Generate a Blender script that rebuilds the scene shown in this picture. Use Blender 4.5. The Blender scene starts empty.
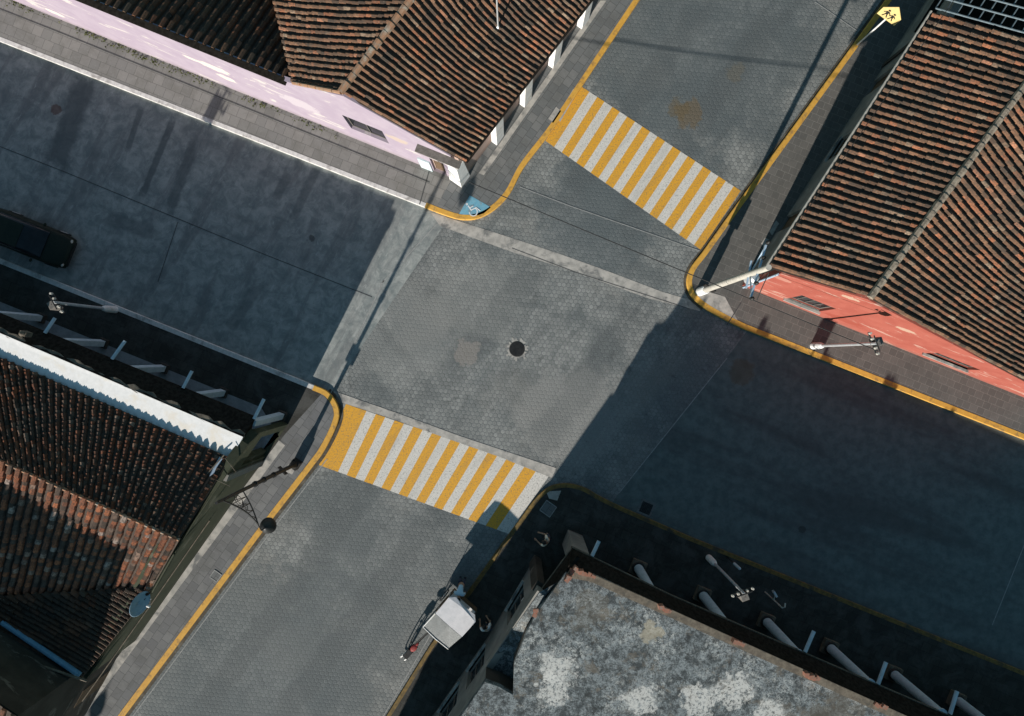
import bpy, bmesh, math, random
from mathutils import Vector, Matrix
R = math.radians
random.seed(7)
scene = bpy.context.scene
C = scene.collection
HC = 34.0          # drone height in metres
PPM = 20.0         # pixels per metre on the ground
SUN_EL = 20.5
SX, SY = .452, .892   # horizontal travel of the light (x right, y up)

def W(px, py, h=0.0):
    s = (1 - h / HC) / PPM
    return Vector(((px - 512) * s, (358 - py) * s, h))
def G(gx, gy, h=0.0):            # plan position given in ground pixels, at height h
    return Vector(((gx - 512) / PPM, (358 - gy) / PPM, h))
A = Vector((.578, .816, 0))      # direction of the paved street
B = Vector((.927, -.375, 0))     # direction of the concrete street
ANG_A = math.atan2(A.y, A.x)
ANG_B = math.atan2(B.y, B.x)
Z = Vector((0, 0, 1))

# ------------------------------------------------------------------ materials
class NT:
    def __init__(s, name):
        s.m = bpy.data.materials.new(name); s.m.use_nodes = True
        s.t = s.m.node_tree; s.n = s.t.nodes; s.l = s.t.links
        s.b = s.n['Principled BSDF']
        s.co = s.n.new('ShaderNodeTexCoord').outputs['Object']
    def put(s, sock, v):
        if isinstance(v, bpy.types.NodeSocket): s.l.new(v, sock)
        elif isinstance(v, (tuple, list)) and len(v) == 3 and len(sock.default_value) == 4: sock.default_value = (*v, 1)
        else: sock.default_value = v
    def math(s, op, a, b=None, c=None, clamp=False):
        n = s.n.new('ShaderNodeMath'); n.operation = op; n.use_clamp = clamp
        s.put(n.inputs[0], a)
        if b is not None: s.put(n.inputs[1], b)
        if c is not None: s.put(n.inputs[2], c)
        return n.outputs[0]
    def vmath(s, op, a, b=None):
        n = s.n.new('ShaderNodeVectorMath'); n.operation = op
        s.put(n.inputs[0], a)
        if b is not None: s.put(n.inputs[1], b)
        return n.outputs['Value'] if op in ('LENGTH', 'DISTANCE', 'DOT_PRODUCT') else n.outputs['Vector']
    def rot(s, vec, ang, scale=(1, 1, 1)):
        n = s.n.new('ShaderNodeMapping'); s.put(n.inputs['Vector'], vec)
        n.inputs['Rotation'].default_value = (0, 0, -ang); 
        m = s.n.new('ShaderNodeMapping'); s.put(m.inputs['Vector'], n.outputs[0]); m.inputs['Scale'].default_value = scale
        return m.outputs[0]
    def noise(s, scale, detail=5, rough=.6, vec=None, col=False, dist=0):
        n = s.n.new('ShaderNodeTexNoise'); s.put(n.inputs['Vector'], vec or s.co)
        n.inputs['Scale'].default_value = scale; n.inputs['Detail'].default_value = detail
        n.inputs['Roughness'].default_value = rough; n.inputs['Distortion'].default_value = dist
        return n.outputs['Color' if col else 'Fac']
    def ramp(s, v, a, b):                      # smooth 0..1 between a and b
        n = s.n.new('ShaderNodeMapRange'); n.interpolation_type = 'SMOOTHSTEP'
        s.put(n.inputs[0], v); n.inputs[1].default_value = a; n.inputs[2].default_value = b
        return n.outputs[0]
    def mix(s, f, a, b, mode='MIX'):
        n = s.n.new('ShaderNodeMix'); n.data_type = 'RGBA'; n.blend_type = mode
        s.put(n.inputs[0], f); s.put(n.inputs[6], a); s.put(n.inputs[7], b)
        return n.outputs[2]
    def spot(s, p, r, nscale=2.2, amt=.6):     # irregular stain mask round world point p
        d = s.vmath('DISTANCE', s.vmath('MULTIPLY', s.co, (1, 1, 0)), (p.x, p.y, 0))
        d = s.math('ADD', s.math('DIVIDE', d, r), s.math('MULTIPLY', s.math('SUBTRACT', s.noise(nscale, 6, .7), .5), amt * 3))
        return s.math('SUBTRACT', 1, s.ramp(d, .75, 1.05))
    def strip(s, a, b, wd, nscale=1.5, amt=.5):    # worn stripe between two ground points
        t = (b - a); L = t.length; t = t / L
        p = s.vmath('SUBTRACT', s.vmath('MULTIPLY', s.co, (1, 1, 0)), (a.x, a.y, 0))
        al = s.vmath('DOT_PRODUCT', p, (t.x, t.y, 0)); pe = s.math('ABSOLUTE', s.vmath('DOT_PRODUCT', p, (-t.y, t.x, 0)))
        nz = s.math('MULTIPLY', s.math('SUBTRACT', s.noise(nscale, 6, .7), .5), amt * 2)
        d = s.math('ADD', s.math('DIVIDE', pe, wd), nz)
        e = s.math('ADD', s.math('DIVIDE', s.math('ABSOLUTE', s.math('SUBTRACT', al, L / 2)), L / 2), nz)
        return s.math('MULTIPLY', s.math('SUBTRACT', 1, s.ramp(d, .5, 1.0)), s.math('SUBTRACT', 1, s.ramp(e, .7, 1.05)))
    def bump(s, h, strength=.3, dist=.02):
        n = s.n.new('ShaderNodeBump'); s.put(n.inputs['Height'], h)
        n.inputs['Strength'].default_value = strength; n.inputs['Distance'].default_value = dist
        s.l.new(n.outputs[0], s.b.inputs['Normal'])
    def done(s, col, rough=.85, metal=0, spec=.3):
        s.put(s.b.inputs['Base Color'], col); s.put(s.b.inputs['Roughness'], rough)
        s.b.inputs['Metallic'].default_value = metal; s.b.inputs['Specular IOR Level'].default_value = spec
        return s.m

def mat(name, c1, c2, scale=4, rough=.85, bump=.2, metal=0, c3=None, s3=.6, spec=.3, lo=.35, hi=.65):
    n = NT(name); f = n.noise(scale, 7, .65)
    col = n.mix(n.ramp(f, lo, hi), c1, c2)
    if c3: col = n.mix(n.ramp(n.noise(s3, 6, .65, dist=.4), .5, .68), col, c3)
    if bump: n.bump(n.noise(scale * 6, 5), bump, .02)
    return n.done(col, rough, metal, spec)

def hexes(n, size, ang):
    p = n.rot(n.co, ang, (1 / size, 1 / size, 0))
    rr = (1.0, 1.7320508, 1.0)
    def cell(off):
        q = n.vmath('ADD', p, off) if off else p
        w = n.n.new('ShaderNodeVectorMath'); w.operation = 'DIVIDE'; n.put(w.inputs[0], q); w.inputs[1].default_value = rr
        fl = n.vmath('FLOOR', w.outputs[0])
        c = n.vmath('MULTIPLY', n.vmath('ADD', fl, (.5, .5, 0)), rr)
        d = n.vmath('SUBTRACT', q, c)
        return d, (n.vmath('SUBTRACT', c, off) if off else c)
    d1, c1 = cell(None); d2, c2 = cell((.5, .8660254, 0))
    def hd(d):
        a = n.vmath('ABSOLUTE', d)
        return n.math('MAXIMUM', n.vmath('DOT_PRODUCT', a, (.5, .8660254, 0)), n.vmath('DOT_PRODUCT', a, (1, 0, 0)))
    h1, h2 = hd(d1), hd(d2)
    sel = n.math('LESS_THAN', h1, h2)
    h = n.math('MINIMUM', h1, h2)
    mx = n.n.new('ShaderNodeMix'); mx.data_type = 'VECTOR'
    n.put(mx.inputs[0], sel); n.put(mx.inputs[4], c2); n.put(mx.inputs[5], c1)
    wn = n.n.new('ShaderNodeTexWhiteNoise'); n.l.new(mx.outputs[1], wn.inputs['Vector'])
    return h, wn.outputs['Value']

def paver_mat():
    n = NT('hex_pavers')
    h, rnd = hexes(n, .225, ANG_A)
    joint = n.ramp(h, .34, .495)
    base = n.mix(rnd, (.146, .150, .143), (.252, .254, .240))
    base = n.mix(n.math('MULTIPLY', n.ramp(n.noise(22, 4), .35, .7), .5), base, (.29, .293, .28))
    base = n.mix(n.math('MULTIPLY', joint, .52), base, (.075, .083, .083))
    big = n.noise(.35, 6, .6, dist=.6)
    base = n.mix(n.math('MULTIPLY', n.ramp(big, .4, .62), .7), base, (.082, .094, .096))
    st = n.noise(.8, 6, .65, n.rot(n.co, ANG_A, (.18, 1.5, 1)))
    base = n.mix(n.math('MULTIPLY', n.ramp(st, .5, .68), .45), base, (.065, .073, .075))
    warm = n.noise(.22, 4, .5)
    base = n.mix(n.math('MULTIPLY', n.ramp(warm, .5, .7), .45), base, (.21, .2, .18))
    dk = n.noise(1.1, 6, .7, dist=.7)
    base = n.mix(n.math('MULTIPLY', n.ramp(dk, .57, .70), .6), base, (.065, .07, .068))
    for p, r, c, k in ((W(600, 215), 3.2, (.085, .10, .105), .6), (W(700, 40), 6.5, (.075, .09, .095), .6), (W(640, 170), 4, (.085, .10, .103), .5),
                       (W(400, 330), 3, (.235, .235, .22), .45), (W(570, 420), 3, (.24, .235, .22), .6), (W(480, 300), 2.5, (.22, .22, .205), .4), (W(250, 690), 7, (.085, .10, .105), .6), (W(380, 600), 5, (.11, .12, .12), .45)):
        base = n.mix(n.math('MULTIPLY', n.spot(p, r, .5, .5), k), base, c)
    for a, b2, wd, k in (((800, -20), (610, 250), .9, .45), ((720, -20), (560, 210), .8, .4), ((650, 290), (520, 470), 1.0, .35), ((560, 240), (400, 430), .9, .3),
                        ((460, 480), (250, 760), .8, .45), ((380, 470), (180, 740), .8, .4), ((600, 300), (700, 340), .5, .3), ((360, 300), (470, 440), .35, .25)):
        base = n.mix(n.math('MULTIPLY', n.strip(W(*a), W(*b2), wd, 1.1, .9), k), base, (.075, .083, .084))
    gr = n.noise(15, 5, .85)
    base = n.mix(n.math('MULTIPLY', n.ramp(gr, .5, .64), .55), base, (.07, .077, .076))
    base = n.mix(n.math('MULTIPLY', n.ramp(n.noise(19, 4, .85, n.vmath('ADD', n.co, (4, 7, 0))), .54, .66), .45), base, (.33, .335, .32))
    fine = n.noise(9, 3, .6)
    base = n.mix(n.math('MULTIPLY', n.ramp(fine, .63, .71), .6), base, (.04, .042, .042))
    for p, r, c, k in ((W(690, 113), .75, (.13, .09, .045), .6), (W(678, 108), .55, (.12, .085, .04), .5), (W(735, 72), .5, (.13, .11, .075), .4),
                    (W(735, 375), .9, (.075, .05, .025), .5), (W(467, 353), .7, (.24, .215, .19), .6)):
        base = n.mix(n.math('MULTIPLY', n.spot(p, r, 1.5, .9), k), base, c)
    hh = n.math('ADD', n.math('MULTIPLY', joint, -1), n.math('MULTIPLY', n.noise(30, 3), .4))
    n.bump(hh, .5, .012)
    return n.done(base, .8)

def concrete_road_mat():
    n = NT('old_concrete')
    base = n.mix(n.ramp(n.noise(1.6, 10, .74, dist=.5), .34, .68), (.15, .17, .167), (.31, .318, .298))
    across = n.noise(.7, 6, .65, n.rot(n.co, ANG_B + R(83), (.16, 1.3, 1)), dist=.3)
    base = n.mix(n.math('MULTIPLY', n.ramp(across, .5, .64), .6), base, (.12, .125, .125))
    along = n.noise(.6, 6, .6, n.rot(n.co, ANG_B, (.12, 1, 1)))
    base = n.mix(n.math('MULTIPLY', n.ramp(along, .5, .7), .5), base, (.13, .135, .135))
    base = n.mix(n.math('MULTIPLY', n.ramp(n.noise(3.2, 10, .78, n.rot(n.co, ANG_B + R(83), (.5, 1.2, 1)), dist=.7), .54, .68), .5), base, (.40, .41, .39))
    base = n.mix(n.math('MULTIPLY', n.ramp(n.noise(6, 4), .64, .75), .6), base, (.10, .10, .095))
    for a, b, wd, k in (((88, 72), (52, 175), .75, .75), ((142, 105), (126, 155), .2, .6), ((174, 118), (140, 200), .22, .7), ((196, 138), (168, 214), .35, .6),
                        ((318, 165), (290, 225), .3, .5), ((290, 170), (275, 200), .3, .5), ((228, 330), (262, 280), .4, .45), ((100, 215), (160, 235), .5, .5)):
        base = n.mix(n.math('MULTIPLY', n.strip(W(*a), W(*b), wd), k), base, (.07, .082, .085))
    base = n.mix(n.math('MULTIPLY', n.spot(W(56, 110), .3), .7), base, (.09, .04, .03))
    base = n.mix(n.math('MULTIPLY', n.spot(W(312, 238), .18), .7), base, (.05, .05, .05))
    n.bump(n.noise(14, 6), .25, .01)
    return n.done(base, .85)

def asphalt_mat():
    n = NT('worn_asphalt')
    base = n.mix(n.ramp(n.noise(2, 8, .7), .35, .65), (.078, .10, .098), (.122, .148, .144))
    al = n.noise(.5, 6, .6, n.rot(n.co, ANG_B, (.15, 1, 1)))
    base = n.mix(n.math('MULTIPLY', n.ramp(al, .45, .65), .6), base, (.055, .055, .055))
    base = n.mix(n.math('MULTIPLY', n.ramp(n.noise(18, 3), .6, .75), .35), base, (.17, .17, .16))
    for p, r, c, k in ((W(742, 372), .7, (.10, .07, .035), .45), (W(802, 530), .2, (.03, .03, .03), .6)):
        base = n.mix(n.math('MULTIPLY', n.spot(p, r), k), base, c)
    n.bump(n.noise(60, 3), .4, .008)
    return n.done(base, .85)

def paving_mat(name, c1, c2, joint, bw, bh, ang, mort=.012, grime=(.09, .09, .085), gk=.5):
    n = NT(name)
    br = n.n.new('ShaderNodeTexBrick'); n.put(br.inputs['Vector'], n.rot(n.co, ang))
    br.inputs['Scale'].default_value = 1; br.inputs['Brick Width'].default_value = bw; br.inputs['Row Height'].default_value = bh
    br.inputs['Mortar Size'].default_value = mort; br.inputs['Mortar Smooth'].default_value = .3
    br.inputs['Color1'].default_value = (*c1, 1); br.inputs['Color2'].default_value = (*c2, 1); br.inputs['Mortar'].default_value = (*joint, 1)
    base = n.mix(n.math('MULTIPLY', n.ramp(n.noise(1.1, 7, .7, dist=.5), .42, .66), gk), br.outputs['Color'], grime)
    base = n.mix(n.math('MULTIPLY', n.ramp(n.noise(12, 4), .6, .75), .4), base, tuple(min(1, c * 1.6) for c in c2))
    n.bump(n.math('ADD', n.math('MULTIPLY', br.outputs['Fac'], -1), n.math('MULTIPLY', n.noise(20, 4), .5)), .4, .01)
    return n.done(base, .88)

def paint_mat(name, col, under, wear=.55, big=.60):
    n = NT(name)
    h, rnd = hexes(n, .225, ANG_A)
    joint = n.ramp(h, .40, .495)
    w1 = n.ramp(n.noise(26, 5, .7), wear, wear + .1)
    w2 = n.math('MULTIPLY', n.ramp(n.noise(3.5, 6, .7, dist=.5), big, big + .12), .7)
    c = n.mix(n.math('MULTIPLY', n.noise(2, 5), .45), col, tuple(x * .72 for x in col))
    sp = n.ramp(n.noise(13, 6, .8), .535, .6)
    tr = n.math('MULTIPLY', n.ramp(n.noise(1.0, 7, .75, n.rot(n.co, ANG_A, (.25, 1.4, 1)), dist=.5), .5, .66), .55)
    m = n.math('MAXIMUM', n.math('MAXIMUM', n.math('MULTIPLY', w1, .85), w2), n.math('MAXIMUM', n.math('MULTIPLY', sp, .8), n.math('MULTIPLY', tr, n.noise(6, 5, .7))))
    m = n.math('MAXIMUM', m, n.math('MULTIPLY', joint, .16))
    return n.done(n.mix(m, c, under), .7)

def tile_mat(name, mul=(1, 1, 1)):
    n = NT(name)
    a = n.n.new('ShaderNodeAttribute'); a.attribute_name = 'Col'
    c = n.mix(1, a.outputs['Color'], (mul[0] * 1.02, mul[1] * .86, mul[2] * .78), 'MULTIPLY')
    c = n.mix(n.math('MULTIPLY', n.ramp(n.noise(11, 5, .7), .42, .62), .65), c, (.045, .036, .028))
    c = n.mix(n.math('MULTIPLY', n.ramp(n.noise(17, 4, .6), .62, .72), .45), c, (.36, .33, .28))
    c = n.mix(n.math('MULTIPLY', n.ramp(n.noise(.5, 6, .65, dist=.6), .44, .62), .5), c, (.05, .042, .033))
    c = n.mix(n.math('MULTIPLY', n.ramp(n.noise(.8, 6, .65, n.vmath('ADD', n.co, (7, 3, 0))), .52, .66), .35), c, (.22, .10, .055))
    n.bump(n.noise(40, 4), .4, .01)
    return n.done(c, .9)

def wall_mat(name, c1, c2, peel, dirt, scale=.7, patches=()):
    n = NT(name)
    c = n.mix(n.ramp(n.noise(1.2, 6, .6), .35, .65), c1, c2)
    v = n.vmath('MULTIPLY', n.rot(n.co, ANG_B), (.45, 1, 1.6))
    c = n.mix(n.math('MULTIPLY', n.ramp(n.noise(scale, 8, .72, v, dist=.5), .57, .62), .85), c, peel)
    c = n.mix(n.math('MULTIPLY', n.ramp(n.noise(2.1, 7, .7, v), .6, .72), .5), c, dirt)
    for p, r, st, pc in patches:      # p in the building's own coordinates
        q = n.rot(n.vmath('SUBTRACT', n.co, tuple(p)), ANG_B, (1 / (r * st), 1 / r, 1 / r))
        dd = n.math('ADD', n.vmath('LENGTH', q), n.math('MULTIPLY', n.math('SUBTRACT', n.noise(2.6, 7, .75), .5), 1.8))
        c = n.mix(n.math('MULTIPLY', n.math('SUBTRACT', 1, n.ramp(dd, .8, .95)), .9), c, pc)
    z = n.n.new('ShaderNodeSeparateXYZ'); n.put(z.inputs[0], n.co)
    low = n.math('SUBTRACT', 1, n.ramp(n.math('ADD', z.outputs[2], n.math('MULTIPLY', n.noise(2.5, 5), .8)), .55, 1.1))
    c = n.mix(n.math('MULTIPLY', low, .55), c, dirt)
    n.bump(n.noise(9, 6), .3, .015)
    return n.done(c, .9)

M = {}
M['ground'] = mat('packed_earth', (.10, .09, .075), (.16, .145, .12), 1.2)
M['paver'] = paver_mat(); M['concrete'] = concrete_road_mat(); M['asphalt'] = asphalt_mat()
M['band'] = mat('pale_concrete_band', (.29, .275, .25), (.42, .39, .35), 2.5, c3=(.14, .14, .135), s3=1.3)
M['walk_grey'] = paving_mat('slab_paving_grey', (.12, .125, .125), (.165, .165, .16), (.07, .07, .07), .45, .42, ANG_A)
M['walk_brown'] = paving_mat('slab_paving_brown', (.17, .165, .155), (.215, .205, .19), (.10, .098, .09), .5, .5, ANG_B, .01, (.12, .115, .10))
M['walk_dark'] = paving_mat('block_paving_dark', (.092, .087, .08), (.122, .114, .104), (.17, .16, .145), .38, .36, ANG_B, .012, (.08, .078, .072))
M['walk_light'] = paving_mat('slab_paving_light', (.125, .125, .127), (.175, .173, .17), (.08, .08, .08), .5, .44, ANG_A)
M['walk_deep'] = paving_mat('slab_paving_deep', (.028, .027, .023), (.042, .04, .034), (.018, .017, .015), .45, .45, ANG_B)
M['portal'] = mat('portal_floor_tile', (.22, .23, .24), (.3, .31, .32), 3)
M['yellow'] = paint_mat('yellow_marking', (.70, .345, .03), (.15, .13, .10), .56)
M['white'] = paint_mat('white_marking', (.64, .605, .55), (.18, .172, .16), .55)
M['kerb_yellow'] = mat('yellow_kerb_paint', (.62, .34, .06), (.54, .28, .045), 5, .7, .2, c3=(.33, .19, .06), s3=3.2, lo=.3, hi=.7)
M['kerb_dull'] = mat('dull_yellow_kerb_paint', (.20, .125, .035), (.10, .07, .026), 5, .8, .2, c3=(.05, .045, .035), s3=1.2)  # darker, duller yellow than the other kerbs
M['kerb_white'] = mat('white_kerb_paint', (.62, .6, .57), (.5, .48, .46), 6, .75, .2, c3=(.32, .3, .28), s3=1.8)
M['gutter'] = mat('gutter_grime', (.05, .042, .03), (.085, .07, .05), 5, c3=(.12, .11, .09), s3=2)
M['joint'] = mat('dark_joint', (.05, .05, .05), (.08, .08, .078), 8)
M['joint_light'] = mat('pale_joint', (.3, .3, .29), (.22, .22, .21), 8)
M['blue_paint'] = mat('blue_marking', (.12, .31, .42), (.17, .36, .45), 7, .75, .15, c3=(.17, .24, .27), s3=4)
M['sym_white'] = mat('white_symbol', (.7, .7, .7), (.6, .6, .6), 9)
M['tile'] = tile_mat('clay_tiles'); M['tile_dark'] = tile_mat('shade_toned_tiles', (.36, .33, .30)); M['tile_mid'] = tile_mat('shaded_slope_tiles', (.8, .74, .68)); M['tile_red'] = tile_mat('red_clay_tiles', (1.35, 1.1, .95))  # dark and mid tiles have the roofs' shade put into their colour
M['under'] = mat('shaded_channels', (.055, .04, .03), (.085, .06, .045), 9)  # darker than the cover tiles: shadow between the rows painted in
M['ridge'] = mat('ridge_tiles', (.30, .155, .085), (.22, .15, .105), 5, c3=(.3, .27, .22), s3=2.5)
M['ridge_grey'] = mat('grey_ridge_mortar', (.20, .16, .12), (.31, .26, .20), 9, c3=(.09, .075, .06), s3=4)
M['pink'] = wall_mat('pink_render', (.32, .25, .32), (.36, .29, .355), (.50, .46, .41), (.2, .17, .17))
M['red'] = wall_mat('red_render', (.29, .07, .052), (.33, .092, .068), (.40, .25, .2), (.2, .085, .065), .9)
M['greenwall'] = wall_mat('olive_render', (.03, .038, .019), (.043, .05, .027), (.10, .10, .07), (.045, .045, .03))
M['greendark'] = mat('dark_olive_coping', (.022, .028, .014), (.034, .038, .022), 5)  # coping in a darker olive than the wall
M['tanwall'] = wall_mat('tan_render', (.33, .23, .19), (.38, .28, .24), (.42, .36, .32), (.17, .12, .10))
M['darkwall'] = wall_mat('brown_render', (.032, .028, .023), (.05, .043, .036), (.13, .115, .10), (.05, .045, .04))
M['greywall'] = wall_mat('grey_render', (.16, .155, .14), (.22, .21, .19), (.28, .265, .24), (.09, .085, .08))
M['whitepl'] = mat('white_plaster', (.72, .71, .69), (.62, .61, .59), 4, c3=(.5, .45, .38), s3=1.2)
M['strip'] = mat('white_roof_slab', (.68, .665, .65), (.60, .59, .575), 5, c3=(.62, .57, .5), s3=.9, lo=.3, hi=.7)
M['bluepale'] = mat('pale_blue_plaster', (.42, .5, .52), (.5, .56, .57), 5)
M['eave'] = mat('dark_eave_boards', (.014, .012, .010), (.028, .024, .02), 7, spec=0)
M['copeb'] = mat('brown_coping', (.10, .08, .06), (.17, .14, .105), 5, c3=(.08, .07, .055), s3=2)
M['brick'] = mat('broken_brick', (.30, .12, .075), (.22, .12, .085), 14, c3=(.22, .18, .15), s3=7)
M['post'] = mat('pale_grey_post', (.36, .44, .49), (.45, .52, .57), 5)
M['polegrey'] = mat('grey_concrete_pole', (.36, .335, .29), (.45, .42, .37), 6)
M['steel'] = mat('galvanised_steel', (.5, .51, .52), (.6, .61, .62), 8, .5, .05, .5)
M['bluesteel'] = mat('pale_blue_steel', (.34, .44, .55), (.42, .52, .62), 8, .5, .05, .2)
M['iron'] = mat('black_iron', (.018, .018, .018), (.035, .034, .033), 9, .5, .1, .3)
M['glass'] = mat('dark_glass', (.010, .012, .014), (.016, .019, .022), 3, .2, 0, spec=.3)
M['wood'] = mat('brown_wood', (.09, .06, .035), (.14, .09, .055), 8)
M['vent'] = mat('grey_vent_slats', (.11, .10, .09), (.16, .145, .13), 8)
M['lattice'] = mat('blue_grey_battens', (.10, .135, .155), (.15, .185, .2), 8)
M['bluesheet'] = mat('blue_painted_sheet', (.10, .22, .33), (.14, .27, .38), 6, .7)
M['dish'] = mat('blue_grey_dish', (.18, .28, .36), (.22, .32, .40), 5, .85, spec=.1)
M['signy'] = mat('sign_yellow', (.60, .46, .20), (.55, .42, .17), 8, .5, .05)
M['black'] = mat('black_paint', (.012, .012, .012), (.02, .02, .02), 8, .5, .05)
M['sheetwhite'] = mat('white_canopy_cloth', (.70, .67, .67), (.62, .60, .60), 4, .7, .3)
M['sheetgrey'] = mat('grey_canopy_vinyl', (.07, .08, .08), (.10, .112, .112), 3, .4, .3)
M['carpaint'] = mat('dark_green_car_paint', (.012, .018, .013), (.016, .022, .016), 5, .55, 0, spec=.15)
M['rubber'] = mat('black_rubber', (.015, .015, .015), (.025, .025, .025), 9, .8)
M['lens'] = mat('pale_headlight', (.6, .62, .62), (.7, .71, .71), 9, .2, 0)
M['redlens'] = mat('red_lens', (.3, .02, .015), (.35, .03, .02), 9, .3, 0)
M['saddle'] = mat('dark_red_saddle', (.20, .02, .02), (.26, .035, .03), 9, .6)
M['skin'] = mat('brown_skin', (.30, .17, .11), (.34, .20, .13), 9, .6, 0)
M['hair'] = mat('black_hair', (.012, .010, .009), (.022, .018, .015), 30, .6)
M['denim'] = mat('dark_denim', (.03, .04, .07), (.045, .055, .085), 20)
M['shirtw'] = mat('white_shirt', (.75, .74, .72), (.66, .65, .64), 8)
M['shirtb'] = mat('pale_blue_shirt', (.36, .55, .66), (.42, .6, .7), 8)
M['shirtc'] = mat('cream_shirt', (.74, .66, .54), (.66, .58, .47), 8)
M['weed'] = mat('weed_leaves', (.05, .07, .02), (.09, .085, .03), 12)

def roof_concrete():
    n = NT('lichen_concrete')
    LO = lambda x, y: W(x, y, 5) - G(570, 540)
    f = n.noise(2.2, 12, .8, dist=.3)
    c = n.mix(n.ramp(f, .42, .57), (.05, .058, .06), (.215, .238, .242))
    c = n.mix(n.math('MULTIPLY', n.ramp(n.noise(3.2, 12, .82, n.vmath('ADD', n.co, (5, 1, 0)), dist=.4), .53, .58), .85), c, (.03, .032, .032))
    big = n.noise(.55, 8, .68, n.vmath('ADD', n.co, (9, 4, 0)), dist=.4)
    wht = n.math('MULTIPLY', n.ramp(big, .46, .60), n.ramp(n.noise(5, 12, .85), .49, .54))
    c = n.mix(n.math('MULTIPLY', wht, .8), c, (.44, .445, .42))
    c = n.mix(n.math('MULTIPLY', n.ramp(n.noise(15, 9, .82), .50, .56), .8), c, (.035, .038, .038))
    c = n.mix(n.math('MULTIPLY', n.ramp(n.noise(1.1, 10, .78, n.vmath('ADD', n.co, (2, 8, 0)), dist=.4), .55, .62), .5), c, (.16, .13, .095))
    c = n.mix(n.math('MULTIPLY', n.spot(LO(650, 632), 0.5, 1.8, 1.2), .6), c, (.36, .31, .22))
    c = n.mix(n.math('MULTIPLY', n.spot(LO(590, 610), 1.0, 1.2, 1.2), .3), c, (.15, .125, .09))
    c = n.mix(n.math('MULTIPLY', n.spot(LO(830, 740), 2.2, 1.2, .9), .6), c, (.10, .085, .065))
    for px, py in ((556, 668), (553, 690), (735, 690), (770, 716), (700, 700), (640, 700)):
        c = n.mix(n.math('MULTIPLY', n.math('MULTIPLY', n.spot(LO(px, py), .75, 2.5, .9), n.ramp(n.noise(9, 8, .8), .42, .52)), .8), c, (.58, .56, .52))
    n.bump(n.noise(12, 7, .7), .5, .02)
    return n.done(c, .92)
M['flatroof'] = roof_concrete()

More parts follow.
